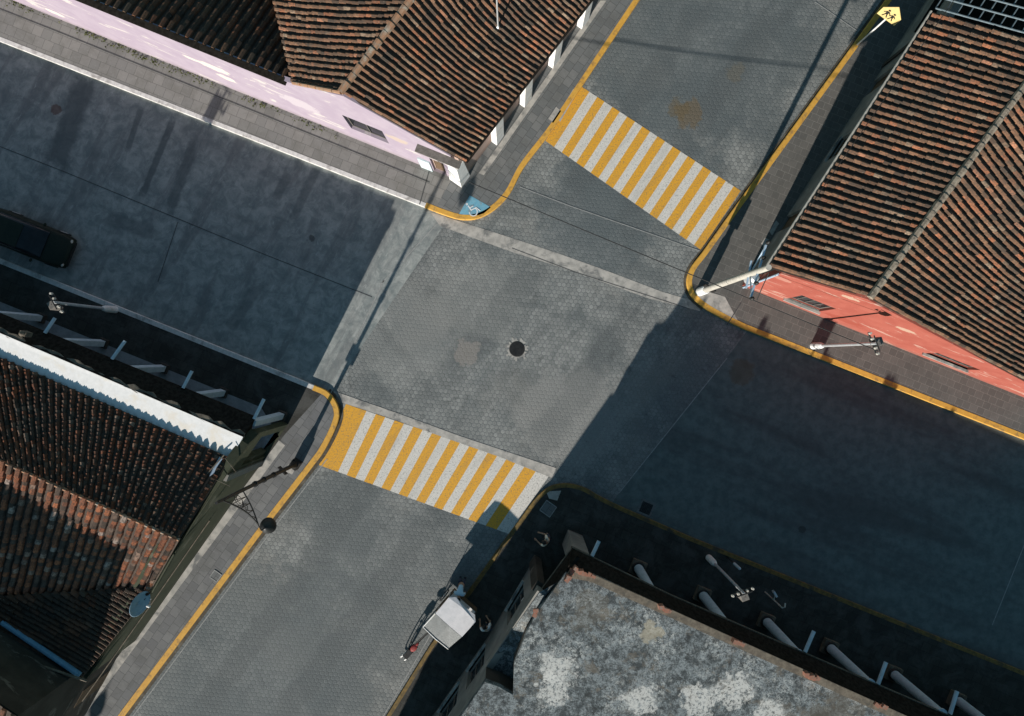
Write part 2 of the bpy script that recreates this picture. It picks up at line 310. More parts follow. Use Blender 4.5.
# ------------------------------------------------------------------ mesh builder
class MB:
    def __init__(s): s.v = []; s.f = []; s.c = []
    def add(s, vs, fs, col=(1, 1, 1)):
        o = len(s.v); s.v += [tuple(v) for v in vs]
        for f in fs: s.f.append(tuple(i + o for i in f)); s.c.append(col)
        return s
    def box(s, c, dx, dy, dz, ang=0, taper=1.0):     # c = centre of the base
        ca, sa = math.cos(ang), math.sin(ang); vs = []
        for z, k in ((0, 1), (dz, taper)):
            for x, y in ((-1, -1), (1, -1), (1, 1), (-1, 1)):
                x *= dx / 2 * k; y *= dy / 2 * k
                vs.append((c[0] + x * ca - y * sa, c[1] + x * sa + y * ca, c[2] + z))
        return s.add(vs, [(3, 2, 1, 0), (4, 5, 6, 7), (0, 1, 5, 4), (1, 2, 6, 5), (2, 3, 7, 6), (3, 0, 4, 7)])
    def prism(s, pts, z0, z1, top=True, bottom=True):
        n = len(pts)
        area = sum(pts[i][0] * pts[(i + 1) % n][1] - pts[(i + 1) % n][0] * pts[i][1] for i in range(n))
        if area < 0: pts = pts[::-1]
        vs = [(p[0], p[1], z0) for p in pts] + [(p[0], p[1], z1) for p in pts]
        fs = [(i, (i + 1) % n, n + (i + 1) % n, n + i) for i in range(n)]
        if top: fs.append(tuple(range(n, 2 * n)))
        if bottom: fs.append(tuple(range(n - 1, -1, -1)))
        return s.add(vs, fs)
    def sheet(s, pts, z):
        n = len(pts)
        area = sum(pts[i][0] * pts[(i + 1) % n][1] - pts[(i + 1) % n][0] * pts[i][1] for i in range(n))
        if area < 0: pts = pts[::-1]
        return s.add([(p[0], p[1], z) for p in pts], [tuple(range(n))])
    def tube(s, pts, r, n=8, cap=True):
        pts = [Vector(p) for p in pts]; m = len(pts)
        rs = r if isinstance(r, (list, tuple)) else [r] * m
        vs = []; up = None
        for i, p in enumerate(pts):
            d = (pts[min(i + 1, m - 1)] - pts[max(i - 1, 0)]).normalized()
            if up is None: up = Vector((0, 0, 1)) if abs(d.z) < .9 else Vector((1, 0, 0))
            x = d.cross(up).normalized(); y = x.cross(d).normalized(); up = y
            for k in range(n):
                a = 2 * math.pi * k / n
                vs.append(p + x * math.cos(a) * rs[i] + y * math.sin(a) * rs[i])
        fs = [(i * n + k, i * n + (k + 1) % n, (i + 1) * n + (k + 1) % n, (i + 1) * n + k) for i in range(m - 1) for k in range(n)]
        if cap: fs += [tuple(range(n - 1, -1, -1)), tuple((m - 1) * n + k for k in range(n))]
        return s.add(vs, fs)
    def lathe(s, c, prof, n=16):                      # prof = [(r, z)...]
        vs = []; m = len(prof)
        for r, z in prof:
            for k in range(n):
                a = 2 * math.pi * k / n; vs.append((c[0] + r * math.cos(a), c[1] + r * math.sin(a), c[2] + z))
        fs = [(i * n + k, i * n + (k + 1) % n, (i + 1) * n + (k + 1) % n, (i + 1) * n + k) for i in range(m - 1) for k in range(n)]
        fs += [tuple(range(n - 1, -1, -1)), tuple((m - 1) * n + k for k in range(n))]
        return s.add(vs, fs)
    def ball(s, c, r, n=10, sq=(1, 1, 1)):
        vs = []; fs = []; m = n // 2
        for i in range(m + 1):
            t = math.pi * i / m
            for k in range(n):
                a = 2 * math.pi * k / n
                vs.append((c[0] + r * sq[0] * math.sin(t) * math.cos(a), c[1] + r * sq[1] * math.sin(t) * math.sin(a), c[2] - r * sq[2] * math.cos(t)))
        for i in range(m):
            for k in range(n): fs.append((i * n + k, i * n + (k + 1) % n, (i + 1) * n + (k + 1) % n, (i + 1) * n + k))
        return s.add(vs, fs)
    def build(s, name, m, parent=None, smooth=False, bevel=0, col=False):
        me = bpy.data.meshes.new(name)
        o0 = parent_loc(parent)
        me.from_pydata([(v[0] - o0[0], v[1] - o0[1], v[2] - o0[2]) for v in s.v], [], s.f)
        if col:
            at = me.color_attributes.new('Col', 'FLOAT_COLOR', 'CORNER'); i = 0
            buf = []
            for p, c in zip(me.polygons, s.c): buf += [c[0], c[1], c[2], 1.0] * p.loop_total
            at.data.foreach_set('color', buf)
        me.materials.append(M[m] if isinstance(m, str) else m)
        if smooth: me.polygons.foreach_set('use_smooth', [True] * len(me.polygons))
        me.update()
        o = bpy.data.objects.new(name, me); C.objects.link(o)
        if parent: o.parent = parent
        if bevel:
            b = o.modifiers.new('bevel', 'BEVEL'); b.width = bevel; b.segments = 2; b.limit_method = 'ANGLE'
        return o

def parent_loc(p):
    v = Vector((0, 0, 0))
    while p is not None: v = v + Vector(p.location); p = p.parent
    return v

def tag(o, label, cat, group=None):
    o['label'] = label; o['category'] = cat
    if group: o['group'] = group
    return o
def thing(name, label, cat, loc, group=None):
    o = bpy.data.objects.new(name, None); C.objects.link(o); o.location = loc; o.empty_display_size = .3
    return tag(o, label, cat, group)
def struct(o, kind='structure'):
    o['kind'] = kind; return o
def dup(root, loc, label, rotz=None):
    def cp(o, par):
        c = o.copy(); C.objects.link(c)
        if par: c.parent = par
        for ch in [x for x in bpy.data.objects if x.parent == o]: cp(ch, c)
        return c
    r = cp(root, None); r.location = loc; r['label'] = label
    if rotz is not None: r.rotation_euler.z = rotz
    return r

def smooth_line(pts, sub=5):
    out = []
    P = [Vector((p[0], p[1])) for p in pts]
    for i in range(len(P) - 1):
        p0, p1, p2, p3 = P[max(i - 1, 0)], P[i], P[i + 1], P[min(i + 2, len(P) - 1)]
        if (p2 - p1).length > 60: out.append(tuple(p1)); continue
        Ls = (p2 - p1).length
        if (p1 - p0).length > 1.5 * Ls: p0 = p1 + (p0 - p1).normalized() * 1.2 * Ls
        if (p3 - p2).length > 1.5 * Ls: p3 = p2 + (p3 - p2).normalized() * 1.2 * Ls
        for k in range(sub):
            t = k / sub
            q = .5 * ((2 * p1) + (p2 - p0) * t + (2 * p0 - 5 * p1 + 4 * p2 - p3) * t * t + (3 * p1 - p0 - 3 * p2 + p3) * t ** 3)
            out.append(tuple(q))
    out.append(tuple(P[-1])); return out

def offset(pts, d):      # pts are ground Vectors, offset to the left by d
    out = []
    for i, p in enumerate(pts):
        t = (pts[min(i + 1, len(pts) - 1)] - pts[max(i - 1, 0)]).normalized()
        out.append(p + Vector((-t.y, t.x, 0)) * d)
    return out

# ------------------------------------------------------------------ ground, streets, pavements
mb = MB(); mb.sheet([(-400, -400), (400, -400), (400, 400), (-400, 400)], -.02); struct(mb.build('ground', 'ground'))
mb = MB(); mb.sheet([W(*p) for p in ((-260, 1300), (1420, -420), (660, -420), (-500, 1300))], 0.0)
mb.v = []; mb.f = []; mb.c = []
mb.sheet([W(*p) for p in ((690, -420), (1260, -420), (770, 300), (840, 380), (560, 760), (190, 1300), (-330, 1300), (260, 470), (360, 250))], 0.0)
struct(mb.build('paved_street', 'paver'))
mb = MB(); mb.sheet([W(*p) for p in ((-900, -380), (440, 170), (446, 222), (327, 398), (300, 440), (-900, 0))], .004)
struct(mb.build('concrete_street', 'concrete'))
mb = MB(); mb.sheet([W(*p) for p in ((792, 270), (1700, 600), (1700, 1000), (560, 580), (619, 493), (727, 358))], .004)
struct(mb.build('asphalt_street', 'asphalt'))
mb = MB()
mb.sheet([W(*p) for p in ((430, 212), (512, 238), (560, 254), (610, 272), (660, 291), (700, 303), (700, 311), (650, 299), (600, 281), (560, 267), (512, 252), (440, 226))], .008)
mb.sheet([W(*p) for p in ((334, 391), (400, 414), (460, 436), (556, 468), (552, 478), (500, 457), (440, 436), (390, 418), (334, 400))], .012)
struct(mb.build('concrete_band', 'band'))
def lines(name, segs, w, m, z):
    b = MB()
    for a, c in segs:
        p, q = W(*a), W(*c); t = (q - p).normalized(); nn = Vector((-t.y, t.x, 0)) * w / 2
        b.sheet([p - nn, q - nn, q + nn, p + nn], z)
    return struct(b.build(name, m))
lines('road_joint', [((-60, 123), (65, 172)), ((65, 172), (256, 251)), ((256, 251), (372, 297)), ((178, 222), (158, 282)), ((512, 248), (575, 272)), ((575, 272), (690, 309))], .035, 'joint', .013)
lines('road_line', [((520, 187), (570, 206)), ((570, 206), (700, 251)), ((815, 2), (857, 31)), ((727, 358), (619, 493)), ((437, 224), (380, 285)), ((384, 280), (330, 395)), ((460, 584), (380, 722)), ((1040, 505), (992, 625))], .045, 'joint_light', .016)

def zebra(name, tl, tr, bl, br, cuts, first):
    y = MB(); w = MB()
    for i in range(len(cuts) - 1):
        a, b = cuts[i], cuts[i + 1]
        L = lambda p, q, t: (p[0] + (q[0] - p[0]) * t, p[1] + (q[1] - p[1]) * t)
        quad = [W(*L(tl, tr, a)), W(*L(tl, tr, b)), W(*L(bl, br, b)), W(*L(bl, br, a))]
        (y if (i + first) % 2 == 0 else w).sheet(quad, .006)
    struct(y.build('crosswalk_yellow_stripe', 'yellow')); struct(w.build('crosswalk_white_stripe', 'white'))
cuts = [i / 21 + (random.random() - .5) * .004 for i in range(22)]; cuts[0] = -.01
zebra('x', (582, 87), (741, 191), (547, 142), (701, 250), cuts, 0)
c2 = [0, .10]
for i in range(18): c2.append(.10 + (i + 1) * .0457)
c2[-1] = .935; c2.append(1.0)
zebra('x', (346, 404), (551, 473), (319, 465), (509, 534), c2, 0)

KNW_w = [(-500, -154), (-200, -36), (0, 42), (200, 120), (425, 208)]
KNW_y = [(425, 208), (440, 214), (460, 220), (478, 219), (495, 210), (510, 194), (524, 168), (556, 126), (640, 0), (900, -384)]
KNE = [(1160, -386), (885, 0), (735, 206), (702, 252), (690, 268), (686, 282), (690, 296), (703, 308), (722, 319), (745, 330), (1024, 440), (1600, 667)]
KSW_w = [(-500, 56), (0, 258), (315, 385)]
KSW_y = [(315, 385), (328, 391), (337, 402), (340, 415), (335, 431), (322, 455), (265, 529), (125, 716), (-150, 1082)]
KSE = [(1600, 903), (1024, 671), (692, 537), (625, 508), (600, 496), (584, 487), (567, 483), (550, 486), (536, 497), (521, 517), (504, 540), (470, 588), (430, 645), (386, 716), (150, 1096)]
def kerb(name, pts, side, m, w=.24, z=.15):
    P = [W(*p) for p in smooth_line(pts)]
    Q = offset(P, w * side); b = MB(); n = len(P)
    vs = []
    for p, q in zip(P, Q):
        vs += [(p.x, p.y, -.02), (p.x, p.y, z - .02), (p.x + (q.x - p.x) * .1, p.y + (q.y - p.y) * .1, z), (q.x, q.y, z), (q.x, q.y, -.02)]
    fs = []
    for i in range(n - 1):
        for k in range(4):
            f = (i * 5 + k, (i + 1) * 5 + k, (i + 1) * 5 + k + 1, i * 5 + k + 1); fs.append(f if side < 0 else f[::-1])
    b.add(vs, fs); struct(b.build(name, m)); return P
kerb('kerb', KNW_w, 1, 'kerb_white', .22)
kerb('kerb', KNW_y, 1, 'kerb_yellow', .26)
kerb('kerb', KNE, 1, 'kerb_yellow', .26)
kerb('kerb', KSW_w, -1, 'kerb_white', .24)
kerb('kerb', KSW_y, -1, 'kerb_yellow', .27)
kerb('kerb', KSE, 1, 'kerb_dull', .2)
def gutter(pts, side, w0, w1, m, z):
    P = [W(*p) for p in smooth_line(pts)]; a_, b_ = offset(P, -side * w0), offset(P, -side * w1); g = MB()
    for i in range(len(P) - 1): g.sheet([a_[i], a_[i + 1], b_[i + 1], b_[i]], z)
    return struct(g.build('gutter_strip', m))
gutter(KSW_y[1:], -1, -.02, .17, 'gutter', .0145)
gutter(KSW_y[5:], -1, .30, .345, 'joint_light', .0145)
gutter(KNE[:8], 1, -.02, .13, 'gutter', .0145)
def walk(name, pts, m, z=.14, inset=0):
    b = MB(); b.prism([W(*p) for p in pts], -.02, z, True, False); return struct(b.build(name, m))
def inset_line(pts, side, w):
    P = [W(*p) for p in smooth_line(pts)]
    Q = offset(P, w * side)
    return [(q.x * PPM + 512, 358 - q.y * PPM) for q in Q]
nw = inset_line(KNW_w[:-1] + KNW_y, 1, .18)
walk('sidewalk', nw + [(-500, -384)], 'walk_brown')
# darker slabs along the paved street side of that corner, laid on top
b = MB(); b.sheet([W(*p) for p in inset_line(KNW_y[2:], 1, .27)] + [W(*p) for p in ((760, -384), (438, 205))], .144); struct(b.build('sidewalk_slabs', 'walk_grey'))
ne = inset_line(KNE, 1, .18)
walk('sidewalk', ne + [(1600, -386)], 'walk_dark')
sw = inset_line(KSW_w[:-1] + KSW_y, -1, .18)
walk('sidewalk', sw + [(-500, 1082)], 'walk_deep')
b = MB(); b.sheet([W(*p) for p in inset_line(KSW_y[1:], -1, .28)] + [W(*p) for p in ((-300, 1082), (20, 800), (284, 436), (322, 394))], .144); struct(b.build('sidewalk_slabs', 'walk_light'))
se = inset_line(KSE, 1, .16)
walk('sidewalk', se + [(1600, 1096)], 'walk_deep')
b = MB()
b.sheet([W(*p) for p in ((704, 291), (724, 297), (737, 321), (728, 321), (708, 309), (697, 297))], .146)
b.sheet([W(*p) for p in ((556, 118), (573, 90), (577, 93), (560, 123))], .148)
b.sheet([W(*p) for p in ((548, 120), (556, 108), (561, 112), (553, 124))], .150)
b.sheet([W(*p) for p in ((285, 470), (293, 474), (297, 467), (290, 463))], .150)
b.sheet([W(*p) for p in ((546, 491), (561, 490), (557, 500), (549, 498))], .148)
b.sheet([W(*p) for p in ((280, 440), (286, 445), (80, 722), (70, 722))], .150)
b.sheet([W(*p) for p in ((760, 244), (764, 238), (768, 240), (763, 248))], .148)  # pale sheet painting a sunlit gap beside the house
b.sheet([W(*p) for p in ((768, 232), (775, 221), (778, 224), (771, 236))], .148)  # second sunlit gap, painted the same way
b.sheet([W(*p) for p in ((479, 174), (600, 2), (606, 2), (484, 176))], .150)
struct(b.build('pavement_and_sun_patch', 'band'))
lines('pavement_joint', [((-60, -14), (60, 33)), ((60, 33), (430, 183)), ((430, 170), (420, 205)), ((740, 303), (726, 325))], .05, 'joint', .152)
b = MB(); b.sheet([W(*p) for p in ((-500, 100), (-20, 293), (262, 407), (280, 436), (-20, 700), (-500, 400))], .150); struct(b.build('portal_floor', 'portal'))
b = MB(); b.sheet([W(*p) for p in ((459, 215), (470, 196), (491, 208), (484, 214), (478, 216))], .150)
blue = struct(b.build('ramp_marking', 'blue_paint'))
# wheelchair symbol
b = MB(); c0 = W(473, 211); ex = Vector((.85, .53, 0)).normalized(); ey = Vector((-.53, .85, 0)).normalized()
def sym(x, y): return c0 + ex * x + ey * y
def seg(bb, p, q, w, z):
    t = (q - p).normalized(); nn = Vector((-t.y, t.x, 0)) * w / 2; bb.sheet([p - nn, q - nn, q + nn, p + nn], z)
ring = [sym(.2 * math.cos(R(a)) - .02, .2 * math.sin(R(a)) - .08) for a in range(150, 391, 20)]
for i in range(len(ring) - 1): seg(b, ring[i], ring[i + 1], .05, .155)
seg(b, sym(-.08, .32), sym(-.06, .02), .055, .159); seg(b, sym(-.06, .05), sym(.2, .03), .05, .163); seg(b, sym(.2, .05), sym(.3, -.22), .05, .167); seg(b, sym(-.07, .18), sym(.14, .17), .045, .171)
b.sheet([sym(-.09 + .06 * math.cos(R(a)), .42 + .06 * math.sin(R(a))) for a in range(0, 360, 30)], .155)
struct(b.build('wheelchair_symbol_marking', 'sym_white'))

# manhole, drain, utility covers
r = thing('manhole_cover', 'round dark iron manhole cover in the middle of the crossing', 'manhole cover', W(517, 349))
c = W(517, 349)
b = MB(); b.lathe((c.x, c.y, .002), [(.39, 0), (.38, .026), (.35, .03)], 28); b.build('lid', 'iron', r)
b = MB()
for i in range(-3, 4):
    L = math.sqrt(.30 ** 2 - (i * .09) ** 2); b.box((c.x + i * .09, c.y, .03), .03, 2 * L, .012, 0)
b.build('tread_rib', 'iron', r)
b = MB()
for i in range(40):
    a0, a1 = 2 * math.pi * i / 40, 2 * math.pi * (i + 1) / 40
    r0 = .50 + .14 * math.sin(i * 1.7) * math.sin(i * .6)
    b.add([(c.x + .395 * math.cos(a0), c.y + .395 * math.sin(a0), .018), (c.x + r0 * math.cos(a0), c.y + r0 * math.sin(a0), .014), (c.x + r0 * math.cos(a1), c.y + r0 * math.sin(a1), .014), (c.x + .395 * math.cos(a1), c.y + .395 * math.sin(a1), .018)], [(0, 1, 2, 3)])
b.build('mortar_ring', 'band', r)
c = W(646, 508); r = thing('storm_drain', 'dark square storm drain grate in the asphalt below the kerb', 'drain', c)
b = MB(); b.box((c.x, c.y, .004), .75, .75, .012, ANG_B); b.build('frame', 'walk_grey', r)
b = MB(); b.box((c.x, c.y, .017), .55, .55, .004, ANG_B)
for i in range(-3, 4):
    q = c + B * (i * .08); b.box((q.x, q.y, .022), .03, .5, .012, ANG_B)
b.build('grate', 'iron', r)
for p, lab, s in ((W(217, 575), 'small square utility cover in the pale sidewalk beside the yellow kerb', .42), (W(548, 508), 'rectangular utility cover in the dark corner sidewalk', .6)):
    r = thing('utility_cover', lab, 'utility cover', (p.x, p.y, .15), 'utility covers in the sidewalks')
    b = MB()
    for sx, sy, dx, dy in ((-1, 0, .04, s), (1, 0, .04, s), (0, -1, s, .04), (0, 1, s, .04)):
        q = Vector((p.x, p.y, 0)) + A * (sx * s / 2) + Vector((-A.y, A.x, 0)) * (sy * s / 2)
        b.box((q.x, q.y, .1495 + (.004 if sx else 0)), dx, dy, .012, ANG_A)
    b.build('frame', 'joint_light', r)
    b = MB(); b.box((p.x, p.y, .149), s * .9, s * .9, .006, ANG_A); b.build('lid', 'walk_grey', r)

# ------------------------------------------------------------------ building helpers
PAL = [((.145, .088, .054), 30), ((.115, .074, .048), 22), ((.18, .112, .07), 18), ((.25, .115, .062), 9), ((.215, .105, .06), 10), ((.30, .16, .10), 3), ((.24, .20, .15), 3), ((.065, .048, .036), 10), ((.185, .145, .105), 6)]
PC = [c for c, w in PAL for _ in range(w)]
def tile_roof(name, parent, RA, RB, EA, EB, spacing, m='tile', tl=.34, curve=0, sag=0, rr=.305, seed=1, lift=1.15, pal=None, over=0.0):
    rnd = random.Random(seed); P = pal or PC
    b = MB(); L = max((RB - RA).length, (EB - EA).length); rows = max(2, int(L / spacing))
    ridge = (RB - RA).normalized()
    cols = max(2, int(((EA - RA).length + (EB - RB).length) / 2 / tl))
    def pt(u, t):
        p = RA.lerp(RB, u).lerp(EA.lerp(EB, u), t)
        return p + ridge * (curve * min(1, 2.5 * u) * math.sin(math.pi * t)) - Z * (sag * math.sin(math.pi * t) * (.6 + .4 * math.sin(u * 7 + seed)))
    # channel sheet
    gu, gt = 12, 10
    vs = []; fs = []
    for i in range(gu + 1):
        for j in range(gt + 1): vs.append(pt(i / gu, j / gt) - Z * .055)
    up = (pt(1, .5) - pt(0, .5)).cross(pt(.5, 1) - pt(.5, 0))
    for i in range(gu):
        for j in range(gt):
            f = (i * (gt + 1) + j, (i + 1) * (gt + 1) + j, (i + 1) * (gt + 1) + j + 1, i * (gt + 1) + j + 1)
            fs.append(f if up.z > 0 else f[::-1])
    ub = MB(); ub.add(vs, fs)
    for i in range(rows):
        u = (i + .5) / rows; ju = 0 if over else rnd.uniform(-.06, .06) / rows
        rowc = rnd.uniform(.86, 1.12)
        ts = [0 - over] + [(j + rnd.uniform(-.12, .12)) / cols for j in range(1, cols)] + [1]
        for j in range(cols):
            t0, t1 = ts[j], ts[j + 1] + .25 / cols * (j < cols - 1)
            p0, p1 = pt(u + ju, t0), pt(u + ju, t1)
            d = p1 - p0
            if d.length < .02: continue
            lw0 = RA.lerp(EA, t0), RB.lerp(EB, t0); lw1 = RA.lerp(EA, t1), RB.lerp(EB, t1)
            w0 = (lw0[1] - lw0[0]).length / rows; w1 = (lw1[1] - lw1[0]).length / rows
            dn = d.normalized(); side = (ridge - dn * ridge.dot(dn)).normalized(); nn = side.cross(dn)
            if nn.z < 0: nn = -nn
            r0, r1 = w0 * rr * .92, w1 * rr * 1.06
            jx = rnd.gauss(0, .012); jz = rnd.gauss(0, .009)
            if over and j == 0: jx = 0; jz = .075
            col = rnd.choice(P); k = rnd.uniform(.8, 1.2) * rowc; col = tuple(x * k for x in col)
            vs = []
            for q, rad, dz in ((p0, r0, -.012), (p1, r1, .022)):
                for a in (0, 40, 90, 140, 180):
                    vs.append(q + side * (math.cos(R(a)) * rad + jx) + nn * (math.sin(R(a)) * rad * lift - .035 + dz + jz))
            fs = [(k2, k2 + 1, k2 + 6, k2 + 5) for k2 in range(4)] + [(5, 6, 7, 8, 9), (4, 3, 2, 1, 0)]
            b.add(vs, fs, col)
    o = b.build(name, m, parent, col=True)
    ub.build('shaded_channels', 'under', o)
    return o
def ridge_cap(parent, pts, r, m, tl=.42, name='ridge_cap'):
    b = MB()
    for i in range(len(pts) - 1):
        p, q = pts[i], pts[i + 1]; n = max(1, int((q - p).length / tl))
        for k in range(n):
            a, c = p.lerp(q, k / n), p.lerp(q, (k + 1.12) / n)
            rr = r * random.uniform(.92, 1.08); dz = Z * random.uniform(-.01, .015)
            b.tube([a + dz, c + dz * .5 + Z * .02], [rr * .93, rr * 1.05], 8)
    return b.build(name, m, parent)

def wall_holes(o, d, prof, holes, zr, parent, m, name='wall', depth=.3, th=.3, inward=None):
    """vertical wall from plan point o along unit d; prof = [(s, top)...]; holes = [(s0,s1,z0,z1)]"""
    b = MB(); L = prof[-1][0]
    inn = inward
    P = lambda s, z, k=0: (o.x + d.x * s + inn.x * k, o.y + d.y * s + inn.y * k, z)
    xs = sorted({0, L, *[h[0] for h in holes], *[h[1] for h in holes]})
    zs = sorted({0, zr, *[h[2] for h in holes], *[h[3] for h in holes]})
    for i in range(len(xs) - 1):
        for j in range(len(zs) - 1):
            x, z = (xs[i] + xs[i + 1]) / 2, (zs[j] + zs[j + 1]) / 2
            if any(h[0] < x < h[1] and h[2] < z < h[3] for h in holes): continue
            for k in (0, th):
                b.add([P(xs[i], zs[j], k), P(xs[i + 1], zs[j], k), P(xs[i + 1], zs[j + 1], k), P(xs[i], zs[j + 1], k)], [(0, 1, 2, 3)])
    for k in (0, th):
        n = len(prof); b.add([P(0, zr, k), P(L, zr, k)] + [P(s, z, k) for s, z in prof[::-1]], [tuple(range(n + 2))])
    for (s0, z0), (s1, z1) in zip(prof[:-1], prof[1:]): b.add([P(s0, z0), P(s1, z1), P(s1, z1, th), P(s0, z0, th)], [(0, 1, 2, 3)])
    for s, z in (prof[0], prof[-1]): b.add([P(s, 0), P(s, z), P(s, z, th), P(s, 0, th)], [(0, 1, 2, 3)])
    for s0, s1, z0, z1 in holes:
        b.add([P(s0, z0), P(s1, z0), P(s1, z1), P(s0, z1), P(s0, z0, th), P(s1, z0, th), P(s1, z1, th), P(s0, z1, th)],
              [(0, 1, 5, 4), (1, 2, 6, 5), (2, 3, 7, 6), (3, 0, 4, 7)])
    return b.build(name, m, parent)
def opening(kind, o, d, inn, h, parent, fm='wood', pm='glass', sill=True, bars=2):
    s0, s1, z0, z1 = h
    P = lambda s, k, z: Vector((o.x + d.x * s + inn.x * k, o.y + d.y * s + inn.y * k, z))
    ang = math.atan2(d.y, d.x); b = MB(); t = .06; k = .17
    for s in (s0 + t / 2, s1 - t / 2): q = P(s, k, z0 + .003); b.box(q, t, .06, z1 - z0 - .006, ang)
    for z in (z0 + .003, z1 - t - .003): q = P((s0 + s1) / 2, k, z); b.box(q, s1 - s0 - 2 * t, .058, t, ang)
    fr = b.build(kind, fm, parent)
    b = MB(); q = P((s0 + s1) / 2, k + .01, z0 + t); b.box(q, s1 - s0 - 2 * t, .02, z1 - z0 - 2 * t, ang); b.build('pane', pm, fr)
    b = MB()
    for i in range(1, bars + 1):
        b = MB(); q = P(s0 + (s1 - s0) * i / (bars + 1), k - .02, z0 + t); b.box(q, .035, .035, z1 - z0 - 2 * t, ang); b.build('bar', fm, fr)
    if sill:
        b = MB(); q = P((s0 + s1) / 2, -.02, z0 - .08); b.box(q, s1 - s0 + .2, .2, .08, ang); b.build('sill', 'band', fr)
    return fr
def on_wall(px, py, o, d):        # where the sight line of a pixel meets a vertical wall: (s along, height)
    # W(px,py,h).xy = k*(1-h/HC);  solve k*m = o + d*s
    k = Vector(((px - 512) / PPM, (358 - py) / PPM, 0))
    nrm = Vector((-d.y, d.x, 0)); m = o.dot(nrm) / k.dot(nrm)
    return ((k * m - o).dot(d), HC * (1 - m))

# ------------------------------------------------------------------ NW pink house
root = thing('pink_house', 'pink walled corner house with a clay tile gable and white pilasters', 'house', G(377, 148))
o = G(-190, -81); d = (G(458, 181) - o).normalized(); Lw = (G(458, 181) - o).length; inn = Vector((-d.y, d.x, 0))
sA = lambda gx: (gx + 190) / (458 + 190) * Lw
prof = [(0, 5.4), (sA(318), 5.45), (sA(330), 5.62), (sA(377), 6.75), (sA(430), 5.1), (Lw, 4.2)]
def wp(px, py, o, d, rt):
    s_, z_ = on_wall(px, py, o, d); v = o + d * s_; return Vector((v.x, v.y, z_)) - Vector(rt.location)
CR, PK = (.58, .53, .46), (.42, .37, .40)
M['pink'] = wall_mat('pink_render', (.30, .245, .30), (.335, .28, .33), (.50, .46, .43), (.2, .17, .17), patches=(
    (wp(214, 68, o, d, root), .42, 2.2, CR), (wp(226, 78, o, d, root), .32, 1.6, CR), (wp(192, 59, o, d, root), .18, 2.5, CR),
    (wp(55, 13, o, d, root), .25, 2.5, CR), (wp(398, 140, o, d, root), .35, 1.8, (.40, .32, .27)), (wp(300, 104, o, d, root), .7, 1.6, PK)))
hs = []
a = on_wall(342, 115, o, d); c_ = on_wall(382, 131, o, d); e = on_wall(338, 123, o, d)
hs.append((a[0], c_[0], e[1], (a[1] + c_[1]) / 2))
a = on_wall(420, 142.5, o, d); c_ = on_wall(462, 160, o, d); e = on_wall(418, 148, o, d)
hs.append((a[0], min(c_[0], Lw - .25), max(3.0, e[1]), min(4.0, (a[1] + c_[1]) / 2)))
hs.append((Lw - 1.25, Lw - .55, .15, 2.3))
print('NW holes', hs)
wall_holes(o, d, prof, hs, 4.15, root, 'pink', inward=inn, th=.2)
opening('window', o, d, inn, hs[0], root, 'vent', 'glass', False, 1)
opening('vent', o, d, inn, hs[1], root, 'vent', 'glass', False, 3)
h_ = hs[1]; q = o + d * ((h_[0] + h_[1]) / 2 + .3) - inn * .18
b = MB(); b.box((q.x, q.y, 3.95), 2.1, .34, .1, ANG_B); b.build('canopy_board', 'vent', root)
opening('door', o, d, inn, hs[2], root, 'tanwall', 'wood', False, 0)
# grey pilaster patch at the corner and white battered corner pier
cp = G(460, 178)
b = MB(); b.box((cp.x, cp.y, .1), .75, .75, 2.6, ANG_A, .72); b.build('corner_pier', 'whitepl', root, bevel=.02)
q = o + d * (Lw - 1.62) - inn * .043; b = MB(); b.box((q.x, q.y, .14), .62, .08, 1.5, ANG_B); b.build('corner_patch', 'bluepale', root)
ew0, ew1 = G(464, 180), G(621, -35)
ed = (ew1 - ew0).normalized(); ei = Vector((-ed.y, ed.x, 0))
wall_holes(ew0, ed, [(0, 4.15), ((ew1 - ew0).length, 4.15)], [], 4.0, root, 'tanwall', inward=ei, name='side_wall')
for gx, gy in ((496, 138), (523, 100), (551, 61), (580, 22), (608, -17)):
    q = G(gx, gy); s = (q - ew0).dot(ed); q = ew0 + ed * s - ei * .17
    b = MB(); b.box((q.x, q.y, .1), .62, .34, 3.75, ANG_A); b.build('pilaster', 'whitepl', root, bevel=.02)
RA, RB = G(375, 146, 6.85), G(518, -42, 6.85); EA, EB = G(471, 187, 4.32), G(590, 33, 4.32)
ro = tile_roof('roof', root, RA, RB, EA, EB, .285, curve=-.3, sag=.12, seed=3)
WA, WB = G(329, 129, 5.68), G(285, -60, 5.6)
tile_roof('roof', root, RA, RB, WA, WB, .33, curve=-.1, sag=.08, seed=4)
ridge_cap(root, [RA - B * .0 + Z * .02, RB + Z * .02], .15, 'ridge')
ridge_cap(root, [WA + (RA - WA) * .02 + Z * .05, (WA + RA) / 2 + Z * .04 , RA + Z * .03], .09, 'ridge', name='gable_trim')
hA, hB = G(-190, -80, 5.32), G(322, 128, 5.38)
off = Vector((.375, .927, 0)) * 7.5
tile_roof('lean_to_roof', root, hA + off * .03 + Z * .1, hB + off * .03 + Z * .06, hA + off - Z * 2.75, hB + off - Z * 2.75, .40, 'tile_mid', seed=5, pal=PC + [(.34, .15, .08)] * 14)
b = MB(); b.prism([hA - off * .008, hB - off * .008, hB + off * .03, hA + off * .03], 5.41, 5.49); b.build('coping', 'eave', root)
b = MB(); g0 = EA - (EA - RA).normalized() * .02; b.tube([EA + Vector((.05, 0, -.08)), EB + Vector((.05, 0, -.08))], .06, 8); b.build('eave_board', 'eave', root)
# fill the valley between the gable and the lean-to with its inner wall
b = MB(); b.prism([G(331, 126), G(334, 127), G(290, -60), G(287, -60)], 2, 5.6); b.build('inner_wall', 'darkwall', root)
